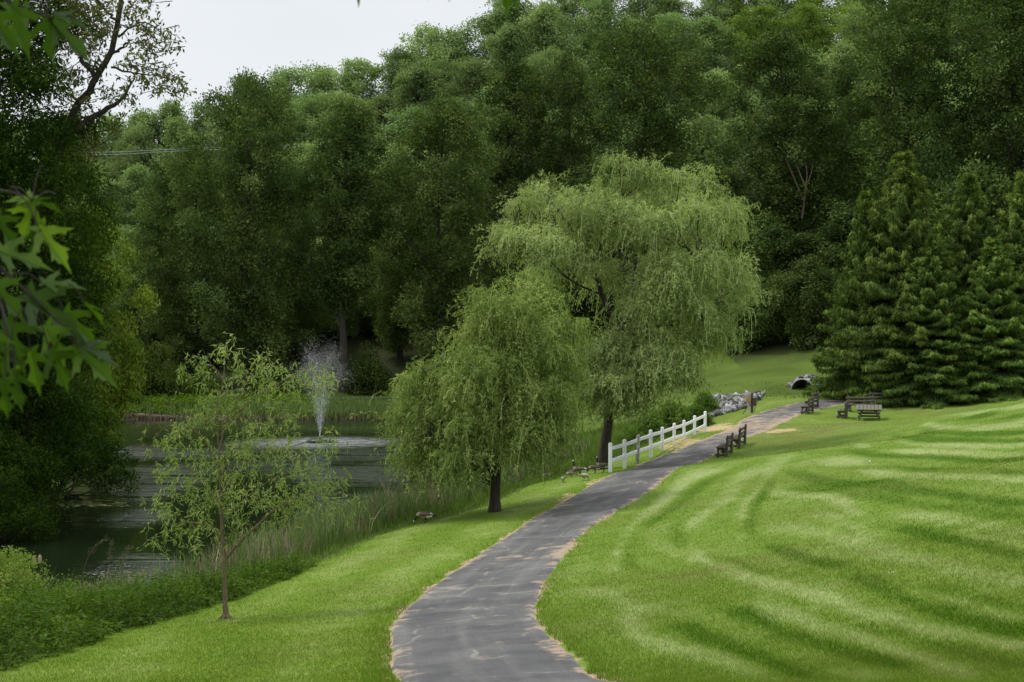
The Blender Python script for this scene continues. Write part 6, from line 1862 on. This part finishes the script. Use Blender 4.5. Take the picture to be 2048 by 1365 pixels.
def tall_grass():
    r, X, Y = scatter(260000, -17, 16, 24, 101, 61)
    le = lawn_edge(X, Y); z = H(X, Y)
    d, side = path_dist(X, Y)
    nse = fbm(X * 0.7, Y * 0.7, 63)
    ok = (le + 0.7 * (nse - 0.5) > 0.12) & (z > -0.05) & (d > 0.7) & in_view(X, Y) & (r.random(len(X)) < np.interp(Y, [24, 36, 44, 100], [0.15, 0.4, 0.6, 0.42])) & ((Y > 40) | (le < 1.4))
    ok &= ~((Y > 63) & (Y < 88) & (d < 1.9 + 0.4 * nse))
    X, Y, z, le, nse = X[ok], Y[ok], z[ok], le[ok], nse[ok]
    P = np.stack([X, Y, z - 0.04], 1)
    hgt = (0.16 + 0.42 * np.clip(le / 1.3, 0, 1)) * (0.5 + 0.9 * nse) * r.uniform(0.6, 1.3, len(P))
    wd = np.maximum(0.010, 0.00038 * Y) * r.uniform(0.8, 1.3, len(P))
    v, q, t3 = blades(P, hgt, wd, 0.7, r, 3, 0.25)
    stuff('tall_grass', v, [q, t3], M['leaf_bush'], 'unmown bright green grass between lawn and reeds', 'tall grass', {'clump': np.repeat(np.clip(nse + 0.2 * r.normal(size=len(P)), 0, 1), 7)})
    # berm and knoll beyond
    r, X, Y = scatter(60000, -40, 26, 100, 142, 67)
    z = H(X, Y)
    ok = (z > 0.15) & ((X < 3) & (Y > 129) | (X > 6) & (X < 24) & (Y < 112) & (r.random(len(X)) < 0.22))
    X, Y, z = X[ok], Y[ok], z[ok]; P = np.stack([X, Y, z - 0.03], 1)
    nse = fbm(X * 0.5, Y * 0.5, 69)
    lowh = np.where(Y > 129, 0.30, 0.13)
    v, q, t3 = blades(P, lowh * (0.5 + nse) * r.uniform(0.5, 1.4, len(P)), np.full(len(P), 0.065), 0.8, r, 3, 0.3)
    stuff('bank_grass', v, [q, t3], M['leaf_bush'], 'rough grass on the far bank and the knoll behind the stones', 'grass', {'clump': np.repeat(np.clip(nse * 0.8, 0, 1), 7)})


def weeds():
    """leafy ground cover between lawn and pond at the lower left, and on the far left corner"""
    r, X, Y = scatter(60000, -17, -2, 21, 40, 71)
    le = lawn_edge(X, Y); z = H(X, Y)
    nse = fbm(X * 0.9, Y * 0.9, 73)
    ok = (le + 0.5 * (nse - 0.5) > 0.15) & (z > 0.02) & in_view(X, Y) & (r.random(len(X)) < 0.28) & ((X < -5.2) | (r.random(len(X)) < 0.35))
    X, Y, z, le, nse = X[ok], Y[ok], z[ok], le[ok], nse[ok]
    n = len(X)
    hgt = np.clip(0.10 + 0.55 * np.clip(le / 1.2, 0, 1), 0, 0.62) * np.interp(z, [0.05, 0.5, 0.9], [0.25, 0.5, 1.0]) * (0.25 + 1.35 * fbm(X * 1.6, Y * 1.6, 79)) * r.uniform(0.6, 1.45, n)
    k = 11
    t = r.random((n, k)) ** 0.6
    an = r.random(n) * 6.28
    top = np.stack([np.cos(an), np.sin(an)], 1) * (0.25 * hgt * r.random(n))[:, None]
    P = np.empty((n, k, 3))
    P[..., 0] = X[:, None] + top[:, None, 0] * t + r.normal(scale=0.04, size=(n, k)); P[..., 1] = Y[:, None] + top[:, None, 1] * t + r.normal(scale=0.04, size=(n, k))
    P[..., 2] = z[:, None] + hgt[:, None] * t
    A = r.normal(size=(n, k, 3)) * np.array([1, 1, 0.35]); A[..., 2] += 0.15 - 0.5 * r.random((n, k))
    Nn = r.normal(scale=0.35, size=(n, k, 3)); Nn[..., 2] += 1
    v, f = leaves(P.reshape(-1, 3), A.reshape(-1, 3), Nn.reshape(-1, 3), 0.115 * r.uniform(0.6, 1.4, n * k), 0.036 * r.uniform(0.7, 1.4, n * k), 0.4)
    cl = np.clip(np.repeat(fbm(X * 1.1 + 5, Y * 1.1, 80) * 1.5 - 0.3, k) + 0.18 * r.normal(size=n * k), 0, 1)
    stuff('weeds', v, f, M['leaf_weed'], 'lush green leafy weeds on the bank at lower left', 'weeds', {'clump': np.repeat(cl, 4)})
    r, X, Y = scatter(5200, -38, -20, 126.6, 140, 75)
    z = H(X, Y); nse = fbm(X * 0.6, Y * 0.6, 77)
    ok = (z > 0.1); X, Y, z, nse = X[ok], Y[ok], z[ok], nse[ok]; n = len(X); k = 5
    P = np.stack([np.repeat(X, k), np.repeat(Y, k), np.repeat(z, k)], 1) + r.normal(scale=0.15, size=(n * k, 3)); P[:, 2] += np.repeat(0.2 + 1.0 * np.clip(nse - 0.3, 0, 1), k) * r.random(n * k)
    A = r.normal(size=P.shape) * np.array([1, 1, 0.4]); Nn = r.normal(scale=0.4, size=P.shape); Nn[:, 2] += 1
    v, f = leaves(P, A, Nn, 0.30 * r.uniform(0.6, 1.4, n * k), 0.16)
    stuff('far_weeds', v, f, M['leaf_weed'], 'low green weeds on the far left corner of the bank', 'weeds', {'clump': np.repeat(np.repeat(np.clip(nse, 0, 1), k), 4)})


def lawn():
    """mown turf: short blades, thinning out with distance"""
    r = np.random.default_rng(81)
    n = 1080000
    u = r.random(n)
    Y = 1.0 / (1 / 11.0 + u * (1 / 96.0 - 1 / 11.0))
    X = (r.uniform(-480, 2950, n) - 1024) / F * Y
    d, side = path_dist(X, Y); le = lawn_edge(X, Y)
    nse = fbm(X * 1.3, Y * 1.3, 83)
    bare = fbm(X * 3.1, Y * 3.1, 85)
    ok = (d > 0.0 + 0.20 * np.clip(bare - 0.5, 0, 1) * 2) & (le < 0.35)
    g = WEARP
    X, Y, d, le, nse = X[ok], Y[ok], d[ok], le[ok], nse[ok]
    col, _, _ = turf(X, Y)
    m = len(X)
    z = H(X, Y) + 0.05 * (fbm(X * 0.25, Y * 0.25, 61) - 0.5)
    hgt = (0.035 + 0.022 * nse) * r.uniform(0.6, 1.5, m) * np.interp(d, [0, 0.25, 0.5], [1.5, 1.35, 1.0]) * np.interp(Y, [10, 30, 58, 96], [1, 1.0, 0.8, 0.6])
    wd = np.maximum(0.0040, 0.00036 * Y) * r.uniform(0.7, 1.3, m)
    P = np.stack([X, Y, z - 0.006], 1)
    v, q, t3 = blades(P, hgt, wd, 0.6, r, 2, 0.45)
    jit = r.normal(scale=0.16, size=(m, 1)) + 1
    c = col * jit * np.array([1.08, 1.06, 1.05]) * np.interp(Y, [20, 60], [1.0, 1.2])[:, None]
    yl = r.random(m) < 0.05
    c[yl] = c[yl] * np.array([1.45, 1.15, 1.0])
    dead = r.random(m) < 0.03
    c[dead] = np.array([0.26, 0.22, 0.11])
    mt, t, o = nmat('turf_blade')
    at = N(t, 'ShaderNodeAttribute', attribute_name='gcol')
    df = N(t, 'ShaderNodeBsdfDiffuse'); tr = N(t, 'ShaderNodeBsdfTranslucent'); x = N(t, 'ShaderNodeMixShader'); x.inputs[0].default_value = 0.4
    t.links.new(at.outputs['Color'], df.inputs['Color']); t.links.new(mulmix(t, at.outputs['Color'], (1.3, 1.3, 0.9)), tr.inputs['Color'])
    t.links.new(df.outputs[0], x.inputs[1]); t.links.new(tr.outputs[0], x.inputs[2]); t.links.new(x.outputs[0], o.inputs['Surface'])
    stuff('lawn_grass', v, [q, t3], mt, 'short mown striped turf on both sides of the path', 'grass', {'gcol': np.repeat(c, 5, 0)})


reeds()
tall_grass()
weeds()
lawn()

# cattails with old brown heads at the left, and dead plume grasses
def cattail_meshes():
    m = MB(); m.tube(catmull(np.array([(0, 0, -0.3), (0.02, 0, 0.5), (0.03, 0.01, 1.12)]), 8), np.linspace(0.009, 0.005, 8), 5)
    s = m.mesh('cattail_stem', M['reed_dry'], smooth=True)
    m = MB(); m.tube([(0.03, 0.01, 0.86), (0.03, 0.01, 0.90), (0.032, 0.012, 0.98), (0.034, 0.01, 1.06), (0.036, 0.012, 1.10)], [0.012, 0.040, 0.052, 0.040, 0.014], 9)
    h = m.mesh('cattail_head', M['cattail_head'], smooth=True)
    return s, h

cs, ch = cattail_meshes()
for px, py, Y, s, rz, lab in [(65, 1112, 36.5, 1.0, 0, 'left one of two fluffy brown cattails at the lower left pond edge'), (81, 1110, 36.3, 1.03, 2, 'right one of two fluffy brown cattails at the lower left pond edge')]:
    X = XO(px, Y); zt = ZO(py, Y)
    o = thing('cattail', (X, Y, zt - 1.10 * s), lab, 'cattail', 'cattails with old heads', rz); o.scale = (s, s, s)
    mobj('stem', cs, o); mobj('seed_head', ch, o)

def plume(px, py, Y, tipdx, lab):
    X = XO(px, Y); z0 = max(0, h1(X, Y)); hh = ZO(py, Y) - z0
    o = thing('plume_grass', (X, Y, z0 - 0.1), lab, 'dry stalk', 'dead plume stalks')
    m = MB(); c = catmull(np.array([(0, 0, 0), (0.03, 0, hh * 0.5), (tipdx * 0.45, 0, hh * 0.85), (tipdx, 0, hh)]), 14); m.tube(c, np.linspace(0.009, 0.004, 14), 5); m.build('stalk', M['reed_dry'], o, smooth=True)
    r = np.random.default_rng(int(px)); n = 60
    P = c[9:][r.integers(0, 5, n)] + r.normal(scale=0.035, size=(n, 3)); A = r.normal(scale=0.5, size=(n, 3)); A[:, 0] += tipdx; A[:, 2] += 0.2
    v, f = leaves(P, A, r.normal(size=(n, 3)), 0.09, 0.007)
    mobj('plume', np_mesh('plume', v, f, M['reed_dry'], attrs={'clump': np.repeat(r.random(n) * 0.5, 4)}), o)

plume(165, 1070, 38.3, 0.62, 'long bent dead stalk leaning right over the dark water')
plume(216, 1075, 38.6, 0.10, 'upright dead plume stalk just right of the long bent one')
plume(240, 1088, 38.8, 0.25, 'shorter dead plume stalk, rightmost of the three')

# ------------------------------------------------------------------ silver maple hanging into the view
HALF = [(0.0, 0.0), (0.07, -0.04), (0.22, -0.08), (0.16, 0.02), (0.10, 0.09), (0.24, 0.16), (0.30, 0.25), (0.54, 0.44), (0.38, 0.39), (0.33, 0.45), (0.23, 0.35), (0.09, 0.29), (0.07, 0.40), (0.12, 0.55), (0.23, 0.72), (0.14, 0.70), (0.12, 0.82), (0.055, 0.86), (0.0, 1.14)]
def maple():
    bx, by = -3.1, 1.9
    bz = h1(bx, by)
    root = thing('maple_tree', (bx, by, bz - 0.1), 'silver maple whose dark branch hangs big lobed leaves into the left foreground', 'tree')
    base = np.array([bx, by, bz - 0.1])
    q = lambda px, py, Y: np.array([XO(px, Y), Y, ZO(py, Y)]) - base
    m = MB()
    m.tube(catmull(np.array([(0, 0, -0.2), (0.03, 0, 1.5), (-0.05, 0.05, 3.5), (0.1, 0, 6), (0, 0.1, 9)]), 14), np.linspace(0.26, 0.12, 14), 12)
    m.build('trunk', M['bark'], root, smooth=True)
    m = MB()
    tw = [[(0.0, 0.05, 3.0), q(-420, 300, 2.9), q(-160, 420, 3.1), q(-20, 520, 3.2), q(70, 600, 3.25), q(150, 660, 3.3), q(165, 700, 3.3)],
          [q(-160, 420, 3.1), q(-60, 380, 3.2), q(20, 385, 3.3), q(66, 402, 3.3)],
          [(0.05, 0.05, 3.9), q(-380, -60, 2.8), q(-120, -20, 3.0), q(20, 0, 3.1), q(105, 38, 3.2)],
          [q(-20, 520, 3.2), q(10, 640, 3.1), q(30, 740, 3.1)],
          [(0.1, 0.05, 4.3), q(-300, -420, 3.0), q(200, -260, 3.4), q(640, -130, 3.6), q(720, -60, 3.7)],
          [q(200, -260, 3.4), q(700, -200, 3.7), q(980, -110, 3.8), q(1016, -60, 3.8)]]
    rads = [(0.05, 0.03, 0.016, 0.009, 0.006, 0.004, 0.003), (0.009, 0.006, 0.004, 0.003), (0.04, 0.02, 0.01, 0.006, 0.003), (0.006, 0.004, 0.002), (0.04, 0.02, 0.012, 0.006, 0.003), (0.012, 0.008, 0.005, 0.003)]
    for p, rd in zip(tw, rads):
        c = catmull(np.array(p), 20); m.tube(c, np.interp(np.linspace(0, 1, 20), np.linspace(0, 1, len(rd)), rd), 6)
    r = np.random.default_rng(91)
    H2 = np.array(HALF); nh = len(H2)
    V, Fq = [], []; k = 0
    cl = []
    def leaf(px, py, Y, size, ang, tilt=0.0, roll=0.0, pet=True, curl=0.22, stem_from=None):
        nonlocal k
        size *= 0.92
        tone_ = 1.0 if (px, py) in ((64, 404), (70, 400), (76, 452)) else r.uniform(0.1, 0.75)  # a few leaves toned as if lit, the rest as if shaded
        a = R_(ang)
        b = q(px, py, Y)
        tip = np.array([math.cos(a) * math.cos(tilt), math.sin(tilt), math.sin(a) * math.cos(tilt)])
        nn = np.array([0.0, -1.0, 0.55]); side = np.cross(tip, nn); side /= np.linalg.norm(side); nn = np.cross(side, tip)
        side, nn = side * math.cos(roll) + nn * math.sin(roll), nn * math.cos(roll) - side * math.sin(roll)
        for sg in (-1, 1):
            x = H2[:, 0] * sg; y = H2[:, 1]
            zz = 0.30 * np.abs(x) - curl * y ** 2 - 0.10 * np.abs(x) ** 2 * 3
            v = b + size * (x[:, None] * side + y[:, None] * tip + zz[:, None] * nn)
            if sg < 0: v = v[::-1]
            V.append(v); Fq.append(np.arange(nh)[None] + k); k += nh
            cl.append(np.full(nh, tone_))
        if pet:
            e = stem_from if stem_from is not None else b - tip * size * 0.7 + np.array([0, 0, 0.02])
            m.tube(catmull(np.array([e, (e + b) / 2 + np.array([0, 0, 0.012]), b]), 6), [0.0016] * 6, 4, cap=False)
    S = 1 / F * 3.25
    for a in [(64, 404, 3.3, 96 * S, -112, 0.2, 0.2), (70, 400, 3.32, 70 * S, 172, 0.1, -0.4), (76, 452, 3.3, 112 * S, -52, 0.1, 0.2), (70, 462, 3.3, 66 * S, -100, 0.3, 0.4), (-6, 500, 3.2, 110 * S, -14, 0.2, 0.1), (84, 566, 3.28, 84 * S, 2, 0.2, 0.35),
              (52, 588, 3.25, 150 * S, -36, 0.1, 0.1), (128, 622, 3.3, 104 * S, -50, 0.1, -0.2), (150, 690, 3.3, 120 * S, -42, 0.0, 0.1), (158, 690, 3.3, 90 * S, -18, -0.2, 0.5), (60, 698, 3.2, 100 * S, -82, 0.2, 0.2),
              (30, 742, 3.1, 84 * S, -86, 0.1, 0.0), (50, 652, 3.2, 54 * S, -10, 0.5, 0.3), (10, 640, 3.15, 120 * S, -70, 0.3, 0.5), (-20, 560, 3.1, 110 * S, -50, 0.4, 0.3), (90, 650, 3.2, 110 * S, -64, 0.4, 0.6), (20, 690, 3.1, 100 * S, -120, 0.4, -0.3),
              (100, 700, 3.2, 110 * S, -70, 0.5, 0.4), (-10, 430, 3.2, 90 * S, -60, 0.4, 0.2), (-30, 640, 3.0, 120 * S, -90, 0.3, 0.0), (62, 400, 3.3, 74 * S, -8, 0.9, 1.1), (168, 606, 3.3, 70 * S, -42, 0.8, 1.2), (10, 760, 3.0, 90 * S, -100, 0.4, 0.2),
              (102, 40, 3.2, 112 * S, -42, 0.2, 0.2), (96, 36, 3.2, 96 * S, -96, 0.3, -0.2), (60, 20, 3.15, 100 * S, -140, 0.3, 0.2), (20, 8, 3.1, 110 * S, -70, 0.2, 0.3), (110, 30, 3.2, 76 * S, -10, 0.4, 0.5), (-20, 20, 3.0, 100 * S, -60, 0.3, 0.0),
              (712, -62, 3.7, 72 / F * 3.7, -84, 0.1, 0.2), (1012, -60, 3.8, 92 / F * 3.8, -84, 0.1, 0.3), (1008, -58, 3.8, 86 / F * 3.8, -62, 0.1, 0.3), (860, -70, 3.7, 66 / F * 3.7, -90, 0.2, 0.3), (892, -70, 3.7, 70 / F * 3.7, -80, 0.2, 0.3)]:
        leaf(*a)
    # the rest of the branch's foliage, outside the view and over it
    for _ in range(90):
        px = r.uniform(-700, -90); py = r.uniform(-300, 900); Y = r.uniform(2.4, 3.6)
        leaf(px, py, Y, r.uniform(0.09, 0.15), r.uniform(-140, -30), r.uniform(-0.2, 0.5), r.uniform(-0.5, 0.6))
    for _ in range(120):
        leaf(r.uniform(-500, 1300), r.uniform(-700, -180), r.uniform(2.8, 4.0), r.uniform(0.09, 0.15), r.uniform(-150, -30), r.uniform(-0.3, 0.5), r.uniform(-0.5, 0.6))
    m.build('branch', M['bark'], root, smooth=True)
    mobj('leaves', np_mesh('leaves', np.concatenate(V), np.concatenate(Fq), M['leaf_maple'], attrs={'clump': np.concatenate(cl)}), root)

maple()
